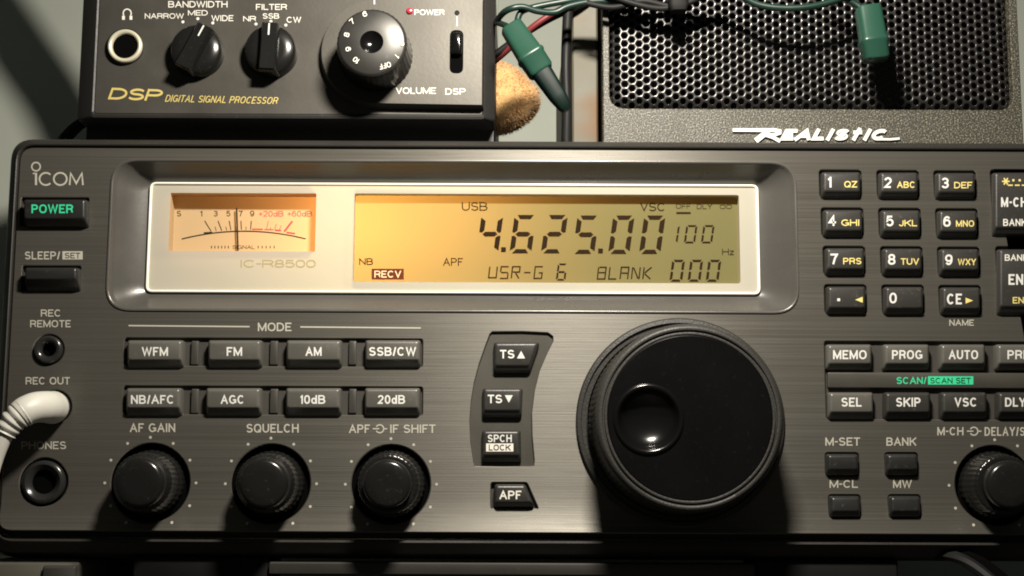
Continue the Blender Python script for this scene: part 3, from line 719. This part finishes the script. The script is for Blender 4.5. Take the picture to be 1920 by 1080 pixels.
# ---- small knobs
def knob(c, prof, name, m='knob', n=144, **k):
    b = MB(); b.lathe(c, prof, n, cap1=True, **k); return b.build(name, M[m], radio, angle=45)
for i, c in enumerate(KNOBS):
    pc = P(*c); s_ = k0
    if i < 2:
        ko = knob(pc, [(8.9, -2.1), (8.9, .2), (8.6, 1.0), (8.2, 1.5), (7.9, 8.2), (7.6, 9.2), (7.1, 9.6), (6.75, 10.6), (6.6, 12.1), (6.1, 12.9), (5.4, 13.25), (3, 13.35), (.4, 13.4)], 'control_knob', ripple=36, amp=.012, rmin=7.5)
        ko['label'] = ['black round knob below the AF GAIN legend', 'black round knob below the SQUELCH legend'][i]
    else:
        ko = knob(pc, [(9.2, -2.1), (9.2, .2), (8.8, 1.1), (8.4, 1.5), (8.1, 7.6), (7.8, 8.3), (7.2, 8.6), (6.5, 8.5)], 'control_knob', ripple=36, amp=.012, rmin=7.7)
        ko['label'] = 'black two-tier knob below the APF and IF SHIFT legends' if i == 2 else 'black two-tier knob at the right edge'
        b = MB(); b.lathe(pc, [(6.4, 7.0), (6.4, 12.0), (6.0, 12.9), (5.3, 13.3), (3, 13.4), (.4, 13.45)], 56); b.build('inner_cap', M['knob'], ko, angle=45)
    t = MB(); cap_d = 13.42
    a = [math.radians(28), math.radians(8), math.radians(3), math.radians(-30)][i]

# ---- tuning knob
tc_ = P(1275, 791)
b = MB(); b.lathe(tc_, [(28.6, -.3), (28.6, .9), (28.2, 1.4), (27.2, 1.6), (27.0, .8), (20, .8)], 96); tk = b.build('tuning_knob', M['rubber'], radio, angle=40)
tk['label'] = 'large black tuning knob with a finger dimple'
KH = 22.4
b = MB(); b.lathe(tc_, [(25.6, .7), (25.6, 3.0)], 96, cap1=False)
b.lathe(tc_, [(25.2, 1.2), (25.2, 3), (24.6, 3.8), (24.3, KH - 3.6)], 288, cap1=False, ripple=96, amp=.006)
b.lathe(tc_, [(24.3, KH - 3.6), (24.5, KH - 3.2), (24.55, KH - 1.6), (24.3, KH - .8), (23.7, KH - .2), (23.2, KH + .1), (22.75, KH - .05), (22.55, KH - .6), (22.25, KH - .6), (22.1, KH), (21.8, KH + .12), (21.5, KH), (21.4, KH - .5)], 288, cap1=False)
b.build('grip_ring', M['rubber'], tk, angle=50)
dc = P(1216, 786, KH); dr = 67 * scale_at(786, KH)
b = MB(); v2, f2 = filled(circ(tc_, 21.1, 96), [circ(dc, dr, 48)]); b.add([(x, KH, z) for x, z in v2], f2)
b.lathe(tc_, [(21.1, KH), (21.4, KH - .18), (21.5, KH - .6), (21.5, KH - 2)], 96, cap1=False)
b.build('knob_face', M['knobface'], tk, smooth=False)
b = MB(); b.lathe(dc, [(dr, KH), (dr * .985, KH + .4), (dr * .955, KH + .65), (dr * .91, KH + .7), (dr * .86, KH + .4), (dr * .82, KH - .3), (dr * .78, KH - 1), (dr * .68, KH - 2.0), (dr * .48, KH - 2.9), (dr * .25, KH - 3.4), (.2, KH - 3.5)], 64); b.build('finger_dimple', M['gloss'], tk, angle=80)

# ---- jacks
for i, (x, y, r) in enumerate(JACKS):
    c = P(x, y); k = scale_at(y); R_ = r * k; hr = {0: 12, 1: 12, 2: 22}[i] * k
    b = MB(); b.lathe(c, [(R_ * .86, -1.3), (R_ * .86, .5), (R_ * .8, .95), (R_ * .70, 1.1), (hr * 1.35, .7), (hr * 1.08, .2), (hr, -.4)], 48, cap1=False)
    jo = b.build('jack', M['jack'], radio, angle=50); b = MB(); b.lathe(c, [(hr, -.4), (hr * .97, -6.5), (.2, -6.6)], 40); b.build('bore', M['void'], jo)
    jo['label'] = ['small black socket below REC REMOTE', 'small black socket holding the white plug', 'large black headphone socket'][i]

BEND[0] = False
# ================================================================== WHITE PLUG in the REC OUT socket
j = P(103, 763)
plug = thing('audio_cable', 'ivory angled audio plug and cable in the REC OUT socket of the radio', 'audio cable', (j[0], 1, j[1]))
path = [P3(100, 764, 1.0), P3(94, 764, 4), P3(84, 763, 8), P3(66, 764, 11.2), P3(49, 770, 13.0), P3(38, 778, 13.6)]
b = MB(); b.tube(path, lambda t: (4.55 - .75 * t) if t > .05 else 4.1, 24); b.build('plug_body', M['plug'], plug, angle=60)
path = [P3(48, 771, 13.2), P3(35, 780, 13.8), P3(21, 794, 14.0), P3(10, 812, 14.1)]
b = MB(); b.tube(path, lambda t: 3.85 - 1.1 * t + .22 * (1 if int(t * 9) % 2 else -1), 20); b.build('strain_relief', M['plug'], plug, angle=60)
path = [P3(13, 806, 14.1), P3(0, 832, 14), P3(-14, 870, 13.5), P3(-30, 930, 13), P3(-50, 1010, 16), P3(-70, 1110, 20), P3(-90, 1180, 24)]
b = MB(); b.tube(path, 2.35, 14); b.build('cord', M['plug'], plug)

# ================================================================== DSP BOX
DD = -15.0
dsp = thing('signal_processor', 'small black box with selector knobs and gold DSP lettering standing on the radio', 'audio processor', (P(540, 100, DD)[0], DD - 50, CZ))
dx0, dx1 = P(150, 130, DD - 4)[0], P(928, 130, DD - 4)[0]; dzt = P(500, -70, DD)[1]; dzb = CZ + .02
fx0, fx1 = P(180, 120, DD)[0], P(906, 120, DD)[0]; fzb = P(540, 214, DD)[1]
b = MB(); RD = lambda l, r_, bt, t_, rad, d: lift(rrect(l, r_, bt, t_, rad, 5), d)
b.loft([RD(fx0, fx1, fzb, dzt - 3, .8, DD - 1.2), RD(fx0, fx1, fzb, dzt - 3, .8, DD - .2), RD(fx0 - .5, fx1 + .4, fzb - .5, dzt - 2.6, 1, DD), RD(fx0 - 1.0, fx1 + .7, fzb - 1.2, dzt - 2, 1.2, DD - .2), RD(dx0, dx1, fzb - 1.5, dzt, 1.5, DD - 4), RD(dx0, dx1, fzb - 1.5, dzt, 1.5, DD - 135)], False, True)
b.loft([RD(dx0 + .4, dx1 - .4, dzb, fzb - 1.0, .4, DD - 12), RD(dx0 + .4, dx1 - .4, dzb, fzb - 1.0, .4, DD - 135)], True, True)
b.build('case', M['dspbody'], dsp, angle=35)
b = MB(); b.loft([RD(fx0 + .05, fx1 - .05, fzb + .05, dzt - 3.1, .75, DD - .9), RD(fx0 + .2, fx1 - .2, fzb + .2, dzt - 3.2, .7, DD - .35)], False, True)
b.build('face_plate', M['dspface'], dsp)
fd = DD - .35
# raised plateau round the volume knob
H_ = 3.4; pc = P(703, 96, fd + H_); pr = 100 * scale_at(96, fd + H_); px1 = P(904, 100, fd + H_)[0]; pz0 = P(800, 196, fd + H_)[1]
loop = [(pc[0] + pr * math.cos(a), pc[1] + pr * math.sin(a)) for a in [math.radians(q) for q in range(90, 271, 6)]]
loop = [(x, max(z, pz0)) for x, z in loop] + [(px1, pz0 - .0), (px1, pc[1] + pr)]
b = MB(); b.loft([lift(shrink(loop, -.9), fd + .01), lift(shrink(loop, -.25), fd + H_ * .8), lift(loop, fd + H_)], False, True)
b.build('raised_plate', M['dspface'], dsp, angle=30)
pd = fd + H_
def dsp_text(s_, cx, cy, tw, th, d, m='ink', bold=.012, shear=0.0, rot=0.0, name='lettering'):
    t = MB(); text(t, s_, cx, cy, tw, th, d + .06, bold, shear, rot); return t.build(name, M[m], dsp)
for a in (('NARROW', 308, 30, 73, 10), ('MED', 371, 24, 37, 10), ('WIDE', 417, 34, 41, 11), ('BANDWIDTH', 371, 8, 111, 12), ('FILTER', 509, 13, 58, 11),
          ('NR', 468, 35, 24, 10), ('SSB', 508, 30, 31, 10), ('CW', 551, 37, 27, 11)):
    dsp_text(*a, fd)
dsp_text('POWER', 805, 23, 56, 10.5, pd); dsp_text('VOLUME', 780, 170, 75, 12, pd); dsp_text('DSP', 854, 171.5, 38, 12, pd)
dsp_text('DSP', 255, 177, 98, 22, fd, 'gold', .03, .32, .035); dsp_text('DIGITAL SIGNAL PROCESSOR', 416, 186.5, 210, 13, fd, 'gold', .004, .3, .022)
t = MB(); hc = (238.5, 25)
stroke(t, [(hc[0] + 7.5 * math.cos(math.radians(q)), hc[1] + 8 * math.sin(math.radians(q))) for q in range(150, 391, 20)], 2.2, fd + .06)
for sx in (-1, 1): flatrect(t, hc[0] + sx * 7 - 2.6, hc[0] + sx * 7 + 2.6, 29.5, 37, fd + .08)
t.build('headphone_symbol', M['ink'], dsp)
t = MB()
for x, y in ((343, 41), (371, 35), (399, 43), (480, 45), (508, 40), (536, 47)): t.add(lift(circ(P(x, y, fd + .06), .45, 10), fd + .06), [tuple(range(10))])
t.build('position_dots', M['inkwhite'], dsp)
c = P(235, 88, fd); k = scale_at(88, fd)
b = MB(); b.lathe(c, [(35 * k, fd), (35 * k, fd + .6), (34 * k, fd + .9)], 40); jk = b.build('headphone_jack', M['jack'], dsp)
c2 = P(234, 86, fd + 1.5)
b = MB(); b.lathe(c2, [(32.5 * k, fd + .5), (32 * k, fd + 1.6), (30 * k, fd + 2.0), (26 * k, fd + 1.9), (23.8 * k, fd + 1.4), (23.2 * k, fd + .95)], 40, cap1=False); b.build('nut', M['nut'], jk, angle=70)
b = MB(); b.lathe(c2, [(23.2 * k, fd + .95), (.2, fd + .96)], 40); b.build('bore', M['void'], jk)
def selector(cx, cy, ang):
    hd = 4.0; c = P(cx, cy + 2, fd + hd); k = scale_at(cy, fd); r = 48 * k
    b = MB(); b.lathe(c, [(r * 1.02, fd), (r, fd + 2.2), (r * .97, fd + 3.9), (r * .9, fd + 4.6), (r * .5, fd + 4.8)], 48); s0 = b.build('selector_knob', M['knob'], dsp, angle=50)
    b = MB(); w_ = r * .36; ca, sa = math.cos(ang), math.sin(ang)
    def tr(x, z): return (c[0] + x * ca + z * sa, c[1] - x * sa + z * ca)
    lp = lambda e, l2, d: lift(rpoly([tr(-w_ + e, -l2), tr(w_ - e, -l2), tr(w_ - e * 1.3, l2), tr(-w_ + e * 1.3, l2)], .5), d)
    b.loft([lp(-.25, r * .99, fd + 1), lp(0, r * .98, fd + 4.4), lp(.35, r * .95, fd + 7.0), lp(.7, r * .90, fd + 7.6)], False, True); b.build('grip_bar', M['knob'], s0, angle=40)
    b = MB(); lq = [tr(-.22, r * .42), tr(.22, r * .42), tr(.22, r * .88), tr(-.22, r * .88)]; b.add(lift(lq, fd + 7.66), [(0, 1, 2, 3)]); b.build('pointer_line', M['inkwhite'], s0)
    return s0
selector(367, 90, math.radians(26)); selector(506, 90, math.radians(2))
# volume knob
vh = 13.0; vc = P(697, 79, pd + vh); k = scale_at(79, pd + vh)
b = MB(); b.lathe(vc, [(10.8, pd), (10.8, pd + 1), (10.4, pd + 2.2), (10.1, pd + vh - 1.6), (9.9, pd + vh - .8)], 120, cap1=False, ripple=40, amp=.008)
vk = b.build('volume_knob', M['knob'], dsp, angle=50); vr = 66 * k
b = MB(); b.lathe(vc, [(9.9, pd + vh - .8), (9.5, pd + vh - .25), (9.1, pd + vh), (22 * k, pd + vh + .25)], 96, cap1=False); b.build('knob_cap', M['volface'], vk, angle=50)
b = MB(); b.lathe(vc, [(22 * k, pd + vh + .25), (19 * k, pd + vh - .3), (12 * k, pd + vh - 1.2), (.2, pd + vh - 1.6)], 40); b.build('cap_dimple', M['gloss'], vk, angle=70)
for s_, x, y, a in (('6', 684, 26, 10), ('7', 660, 40, 40), ('8', 650, 65, 75), ('9', 653, 92, 100), ('10', 668, 113, 140), ('OFF', 722, 123, 195), ('1', 745, 105, 225), ('2', 753, 82, 255)):
    t = MB(); text(t, s_, x, y, 22 if s_ == 'OFF' else (12 if s_ == '10' else (4 if s_ == '1' else 8)), 10, pd + vh + .3, .015, 0, math.radians(-a)); t.build('knob_number', M['ink'], vk)
b = MB(); q = P(768, 21, pd); b.lathe(q, [(1.1, pd), (1.0, pd + .3), (.7, pd + .7), (.1, pd + .85)], 20); b.build('power_lamp', M['led'], dsp)
t = MB(); stroke(t, [(702, -6), (702, 8)], 2.2, pd + .06); t.build('pointer_line', M['ink'], dsp)
t = MB(); stroke(t, [(857, 31), (857, 49)], 1.8, pd + .06); t.build('switch_line', M['ink'], dsp)
b = MB(); q = P(857, 24, pd); b.lathe(q, [(.75, pd), (.7, pd + .25), (.42, pd + .3), (.4, pd + .12)], 20); b.build('pinhole', M['dark'], dsp)
a = pxrect(844, 868, 57, 137, pd)
b = MB(); sl = rrect(*a, 1.7, 6); b.loft([lift(shrink(sl, -.12), pd + .02), lift(sl, pd + .12)], False, True); sw = b.build('slide_switch', M['void'], dsp)
b = MB(); a = pxrect(846, 866, 59, 100, pd + 2.5); b.box(a[0], a[1], pd + .1, pd + 2.6, a[2], a[3], 1.5); b.build('switch_lever', M['gloss'], sw)
# short leads behind the box's left side
cab = thing('power_lead', 'pair of thin black leads behind the left end of the small DSP box', 'cable', (P(130, 240, -40)[0], -40, CZ))
for e in (0, 16):
    b = MB(); b.tube([P3(190 + e, 205, -30), P3(160 + e, 222, -28), P3(135 + e, 238, -30), P3(112 + e, 262, -36), P3(95 + e, 285, -60)], 1.0, 8); b.build('lead', M['blackwire'], cab)

# ================================================================== LOUDSPEAKER
SD = -12.0
spk = thing('loudspeaker', 'boxy speaker with black perforated grille and white script badge standing on the radio', 'speaker', (P(1520, 100, SD)[0], SD - 90, CZ))
sx0, sx1 = P(1130, 150, SD)[0], P(1914, 150, SD)[0]; szb = CZ + .02; szt = P(1500, -110, SD)[1]
gx0, gx1 = P(1141, 120, SD)[0], P(1899, 120, SD)[0]; gzb = P(1520, 206, SD)[1]; gzt = szt - 5
op = rrect(gx0, gx1, gzb, gzt, 5.0, 7)
b = MB(); so = rrect(sx0 + .3, sx1 - .3, szb + .3, szt - .3, .6, 3); v2, f2 = filled(so, [op]); b.add([(x, SD, z) for x, z in v2], f2)
so2 = rrect(sx0, sx1, szb, szt, .9, 3); b.loft([lift(so, SD), lift(so2, SD - .4), lift(so2, SD - 4)]); b.loft([lift(op, SD), lift(shrink(op, .25), SD - .3), lift(shrink(op, .3), SD - 5)])
b.build('front_frame', M['speck'], spk, angle=30)
cxl = sx0 + 1.4
b = MB(); b.loft([RD(cxl + .3, sx1 - 2, szb + .4, szt - 1, .5, SD - 3.5), RD(cxl + .3, sx1 - 2, szb + .4, szt - 1, .5, SD - 42)]); b.build('seam_liner', M['void'], spk)  # dark joint, run inward as an added liner to black out the lit interior
b = MB(); b.loft([RD(cxl - 1.0, sx1 - 1, szb, szt - .5, 1, SD - 11), RD(cxl - 1.0, sx1 - 1, szb, szt - .5, 1, SD - 195)], False, True); b.build('cabinet', M['dark'], spk)
b = MB(); b.box(cxl - 2.2, sx1, SD - 214, SD - 195, szb, szt, .8); b.build('rear_panel', M['dark'], spk)
b = MB(); b.box(cxl + 1, sx1 - 3, SD - 40, SD - 39, szb + 1, szt - 2, 0); b.build('speaker_cloth', M['void'], spk)
mb_ = thing('metal_box', 'narrow tarnished metal box side standing against the left of the speaker', 'box', (P(1096, 200, -27)[0], -100, CZ))
q0, q1 = P(1073, 150, -27)[0], P(1121, 150, -27)[0]
b = MB(); b.loft([RD(q0, q1, CZ + .02, szt - 2, .5, -185), RD(q0, q1, CZ + .02, szt - 2, .5, -27.6), RD(q0 + .5, q1 - .5, CZ + .5, szt - 2.5, .4, -27)], True, True); b.build('body', M['cabinet'], mb_)
# perforated grille: a sheet of hexagonal cells, each with a rolled hole
pitch = 15.75 * scale_at(110, SD); cw = pitch * math.sqrt(3) / 2
def gd(x, z):
    e = min(x - gx0, gx1 - x, z - gzb, gzt - z); t = max(0, min(1, e / 3.6))
    return SD - 3.6 + 3.0 * math.sin(t * math.pi / 2)
b = MB(); nx = int((gx1 - gx0) / cw) + 1; nz_ = int((gzt - gzb) / pitch) + 1
for i in range(nx + 1):
    for k in range(nz_ + 1):
        cx = gx0 + .5 + i * cw; cz = gzb + .3 + k * pitch + (pitch / 2 if i % 2 else 0)
        if cx < gx0 + .5 or cx > gx1 - .3 or cz > gzt - .3: continue
        n = 12; R6 = pitch / math.sqrt(3)
        hexv = []; 
        for q in range(6):
            a = math.radians(60 * q); hexv.append((cx + R6 * math.cos(a), cz + R6 * math.sin(a)))
        lo_ = []
        for q in range(6):
            p0 = hexv[q]; p1 = hexv[(q + 1) % 6]; lo_ += [p0, ((p0[0] + p1[0]) / 2, (p0[1] + p1[1]) / 2)]
        cl = lambda p: (max(gx0 + .31, min(gx1 - .31, p[0])), max(gzb + .31, min(gzt - .31, p[1])))
        L0 = [cl(p) for p in lo_]; ring = lambda r: [cl((cx + r * pitch * math.cos(math.radians(30 * q)), cz + r * pitch * math.sin(math.radians(30 * q)))) for q in range(12)]
        f3 = lambda lp, dz: [(x, gd(x, z) + dz, z) for x, z in lp]
        b.loft([f3(L0, 0), f3(ring(.415), -.02), f3(ring(.365), -.16), f3(ring(.345), -.45)])
b.build('grille', M['grille'], spk, angle=75)
# badge
t = MB(); bd = SD + .7; th_ = .65; base = 262.0
text(t, 'EALIStIC', 1566, 252.5, 196, 21.5, bd, 0, .55, 0, thick=th_, weight=.32)
stroke(t, [(1374, 243.5), (1420, 243.8), (1452, 243.5), (1462, 245.5), (1462, 249), (1452, 252.5), (1434, 253.5)], 6.4, bd + .05, 0, False, th_)
stroke(t, [(1441, 245), (1431, 253), (1417, 264)], 10, bd + .1, 0, False, th_); stroke(t, [(1436, 253), (1449, 257), (1463, 265)], 6.5, bd + .15, 0, False, th_)
stroke(t, [(1648, 261), (1670, 261.2), (1687, 259.5)], 4, bd + .05, 0, False, th_)
t.build('badge', M['inkwhite'], spk, angle=30)

# ================================================================== TAN PLUSH TOY between the boxes
pd_ = -72.0
pc1 = P(945, 200, pd_)
toy = thing('plush_toy', 'tan fuzzy plush toy peeping out between the DSP box and the speaker', 'soft toy', (pc1[0] - 8, pd_, CZ))
def lobe(mb, c, rx, rd, rz, tilt, n=40, m=26):
    loops = []
    for i in range(1, m):
        v = math.pi * i / m; lp = []
        for j in range(n):
            u = 2 * math.pi * j / n; x = rx * math.sin(v) * math.cos(u); d = rd * math.sin(v) * math.sin(u); z = rz * math.cos(v)
            f = 1 + .035 * math.sin(7 * u + 3 * v) * math.sin(5 * v) + random.uniform(-.02, .02); x, d, z = x * f, d * f, z * f
            lp.append((c[0] + x * math.cos(tilt) - z * math.sin(tilt), c[1] + d, c[2] + x * math.sin(tilt) + z * math.cos(tilt)))
        loops.append(lp)
    mb.loft(loops, True, True)
    for _ in range(5200):
        u = random.uniform(0, 2 * math.pi); cv = random.uniform(-1, 1); sv = math.sqrt(1 - cv * cv)
        n0 = Vector((sv * math.cos(u), sv * math.sin(u), cv)); p = Vector((n0.x * rx, n0.y * rd, n0.z * rz)) * .99
        g = Vector((random.gauss(0, 1), random.gauss(0, 1), random.gauss(0, 1) - .5)); hd_ = (n0 * 1.0 + g * .38).normalized()
        tip = p + hd_ * random.uniform(.7, 1.5); sd = hd_.cross(Vector((random.random() - .5, random.random() - .5, random.random() - .5))).normalized() * .13
        rr = lambda q_: (c[0] + q_.x * math.cos(tilt) - q_.z * math.sin(tilt), c[1] + q_.y, c[2] + q_.x * math.sin(tilt) + q_.z * math.cos(tilt))
        mb.add([rr(p - sd), rr(p + sd), rr(tip)], [(0, 1, 2)])
b = MB(); q = P(922, 172, pd_); lobe(b, (q[0], pd_ - 1, q[1]), 14.0, 11, 10.5, -.25); b.build('head', M['plush'], toy, angle=180)
b = MB(); q = P(933, 198, pd_); lobe(b, (q[0], pd_, q[1]), 14.2, 12, 9.4, .25); b.build('muzzle', M['plush'], toy, angle=180)
b = MB(); q = P(850, 215, pd_); lobe(b, (q[0], pd_ - 25, CZ + 14), 20, 16, 14, 0); b.build('body', M['plush'], toy, angle=180)

# ================================================================== STRING OF FAIRY LIGHTS
ls = thing('light_string', 'green string of fairy lights draped across the speaker and the DSP box', 'fairy lights', (P(1300, -20, 0)[0], 0, P(1300, -20, 0)[1]))
def wire(pts, r, m, parent, name='wire'):
    b = MB(); b.tube(pts, r, 10); return b.build(name, M[m], parent)
wire([P3(905, 78, -44), P3(925, 50, -24), P3(940, 28, -10), P3(956, 17, -6), P3(980, 13, -6), P3(1008, 21, -7), P3(1040, 23, -8), P3(1065, 12, -8), P3(1110, 3, -7), P3(1180, 0, -5), P3(1250, -10, -4), P3(1330, -20, 0)], .95, 'cablegreen', ls)
wire([P3(905, 34, -44), P3(928, 41, -20), P3(946, 47, -8), P3(962, 55, -5)], .9, 'cablegreen', ls)
wire([P3(968, 56, -7), P3(975, 25, -8), P3(1000, 14, -8.5), P3(1050, 4, -9), P3(1100, -4, -8), P3(1200, -16, -4)], .95, 'cablegreen', ls)
wire([P3(1330, -30, 2), P3(1385, -10, 2), P3(1420, 8, 2), P3(1465, 15, 2.5), P3(1515, 13, 3), P3(1560, 3, 3), P3(1600, -12, 3), P3(1640, -30, 3)], .95, 'cablegreen', ls)
wire([P3(1540, -25, 1), P3(1580, -6, 1.5), P3(1605, 8, 1.5), P3(1625, 22, 2)], .85, 'cablegreen', ls)
wire([P3(1100, 6, -6), P3(1150, 14, -5), P3(1205, 2, -4), P3(1262, 12, -3), P3(1310, -6, -2), P3(1360, -24, 0)], .9, 'blackwire', ls)  # this and the next: black wires added for a dark tangle and its shadow
wire([P3(1130, -14, -4), P3(1185, 6, -3), P3(1240, 16, -3), P3(1288, 6, -2), P3(1330, -14, 0)], .9, 'blackwire', ls)
def squircle(c, t, hw, hd, side, dep, n=20):
    lp = []
    for i in range(n):
        a = 2 * math.pi * i / n; ca, sa = math.cos(a), math.sin(a)
        e = 0.45; x = hw * math.copysign(abs(ca) ** e, ca); y = hd * math.copysign(abs(sa) ** e, sa)
        q = c + side * x + dep * y; lp.append((q.x, q.y, q.z))
    return lp
def socket(A, B, secs, mats_, bulb_secs, label=None):
    A = Vector(A); B = Vector(B); ax = (B - A); side = ax.cross(Vector((0, 1, 0))).normalized(); dep = side.cross(ax).normalized()
    b = MB(); b.loft([squircle(A + ax * t, t, hw, hd, side, dep) for t, hw, hd in secs], True, True); so_ = b.build('lamp_socket', M[mats_[0]], ls, angle=50)
    if bulb_secs:
        b = MB(); b.loft([squircle(A + ax * t, t, hw, hd, side, dep) for t, hw, hd in bulb_secs], True, True); b.build('lamp_cap', M[mats_[1]], so_, angle=50)
    return so_
socket(P3(957, 48, -4), P3(1016, 136, -4), [(0, 2.9, 2.7), (.03, 3.3, 3.1), (.60, 3.8, 3.4), (.63, 4.2, 3.9), (.68, 4.2, 3.9), (.71, 3.9, 3.5), (.96, 3.8, 3.4), (1, 3.4, 3.0)], ('socket', 'darksocket'),
       [(.95, 3.0, 2.8), (1.5, 2.5, 2.4), (1.72, 1.9, 1.9), (1.8, 1.2, 1.2)])
socket(P3(1627, 14, 3), P3(1643, 113, 3), [(0, 3.2, 3.0), (.03, 3.5, 3.2), (.58, 3.6, 3.4), (.63, 4.0, 3.9), (.68, 4.0, 3.9), (.72, 3.7, 3.5), (.97, 3.6, 3.3), (1, 3.2, 3.0)], ('socket', 'darksocket'), None)
socket(P3(1268, -70, 0), P3(1272, 22, 0), [(0, 2.6, 2.6), (.9, 2.8, 2.8), (1, 2.2, 2.2)], ('blackwire', 'blackwire'), None)
# dark vertical wire by the speaker, red wire
vw = thing('speaker_wire', 'black and red twin wire running behind the fairy lights beside the speaker', 'wire', P3(990, 70, -30))
wire([P3(880, 140, -30), P3(935, 98, -28), P3(985, 62, -26), P3(1030, 35, -24), P3(1080, 12, -24), P3(1150, -20, -30)], 1.15, 'blackwire', vw, 'black_strand')
wire([P3(880, 150, -32), P3(935, 108, -29), P3(990, 58, -23.6), P3(1032, 28, -22), P3(1080, 4, -22), P3(1150, -30, -30)], 1.0, 'redwire', vw, 'red_strand')
hw_ = thing('dark_cable', 'dark cable hanging straight down beside the left side of the speaker', 'cable', P3(1064, 262, -30))
wire([P3(1068, -40, -24), P3(1063, 60, -24), P3(1061, 130, -24), P3(1063, 200, -24), P3(1062, 262, -24), P3(1062, 275, -24)], 1.55, 'blackwire', hw_, 'cord')

# ================================================================== added unseen gooseneck lamp, its neck bent to cast the diagonal wall shadow
lamp = thing('desk_lamp', 'unseen black gooseneck lamp added behind the DSP box to cast a wall shadow', 'lamp', (-131, -140, CZ))
b = MB(); b.box(-138, -122, -150, -130, CZ + .02, CZ + 10, 1.5); b.build('clip', M['dspbody'], lamp)
b = MB(); b.tube([(-131, -140, CZ + 8), (-138, -139, 155), (-147, -138, 182), (-164, -138, 207), (-178, -120, 245), (-150, -50, 300), (-70, 80, 312), (8, 156, 275), (20, 164, 236)], 10, 16); b.build('gooseneck', M['dspbody'], lamp)
b = MB(); ax0 = Vector((23, 158, 206)); axd = (Vector((10, 0, 50)) - ax0).normalized(); sd_ = axd.cross(Vector((0, 0, 1))).normalized(); up_ = sd_.cross(axd)
ringp = lambda r_, t_: [tuple(ax0 + axd * t_ + (sd_ * math.cos(q * math.pi / 16) + up_ * math.sin(q * math.pi / 16)) * r_) for q in range(32)]
b.loft([ringp(30, 2), ringp(29, -10), ringp(20, -26), ringp(8, -32)], False, True); b.build('shade', M['dspbody'], lamp)

# ================================================================== things lying under and behind the radio
g = thing('grey_adapter', 'grey plastic adapter half hidden below the left corner of the radio', 'adapter', (P(130, 1070, -60)[0], -60, Z_DESK))
a0, a1 = P(35, 1060, -50)[0], P(238, 1060, -50)[0]
b = MB(); b.box(a0, a1, -70, -3, Z_DESK, OB - .4, 2.0); b.build('body', M['greybits'], g)
b = MB(); b.box(P(76, 1060, 0)[0], P(140, 1060, 0)[0], -3, -1.5, Z_DESK + 2, OB - 2.0, 1.0); b.build('lid', M['bargrey'], g)
cb2 = thing('grey_cable', 'dark grey cable slanting under the right corner of the radio', 'cable', (P(1850, 1080, 0)[0], 0, Z_DESK))
for e in (0, 24):
    b = MB(); b.tube([P3(1740 + e, 1034, -5), P3(1800 + e, 1047, 0), P3(1850 + e, 1080, 4), P3(1900 + e, 1130, 8)], 1.6, 8); b.build('strand', M['void'] if e else M['blackwire'], cb2)
for o in bpy.data.objects:
    if '_o' in o.keys(): del o['_o']
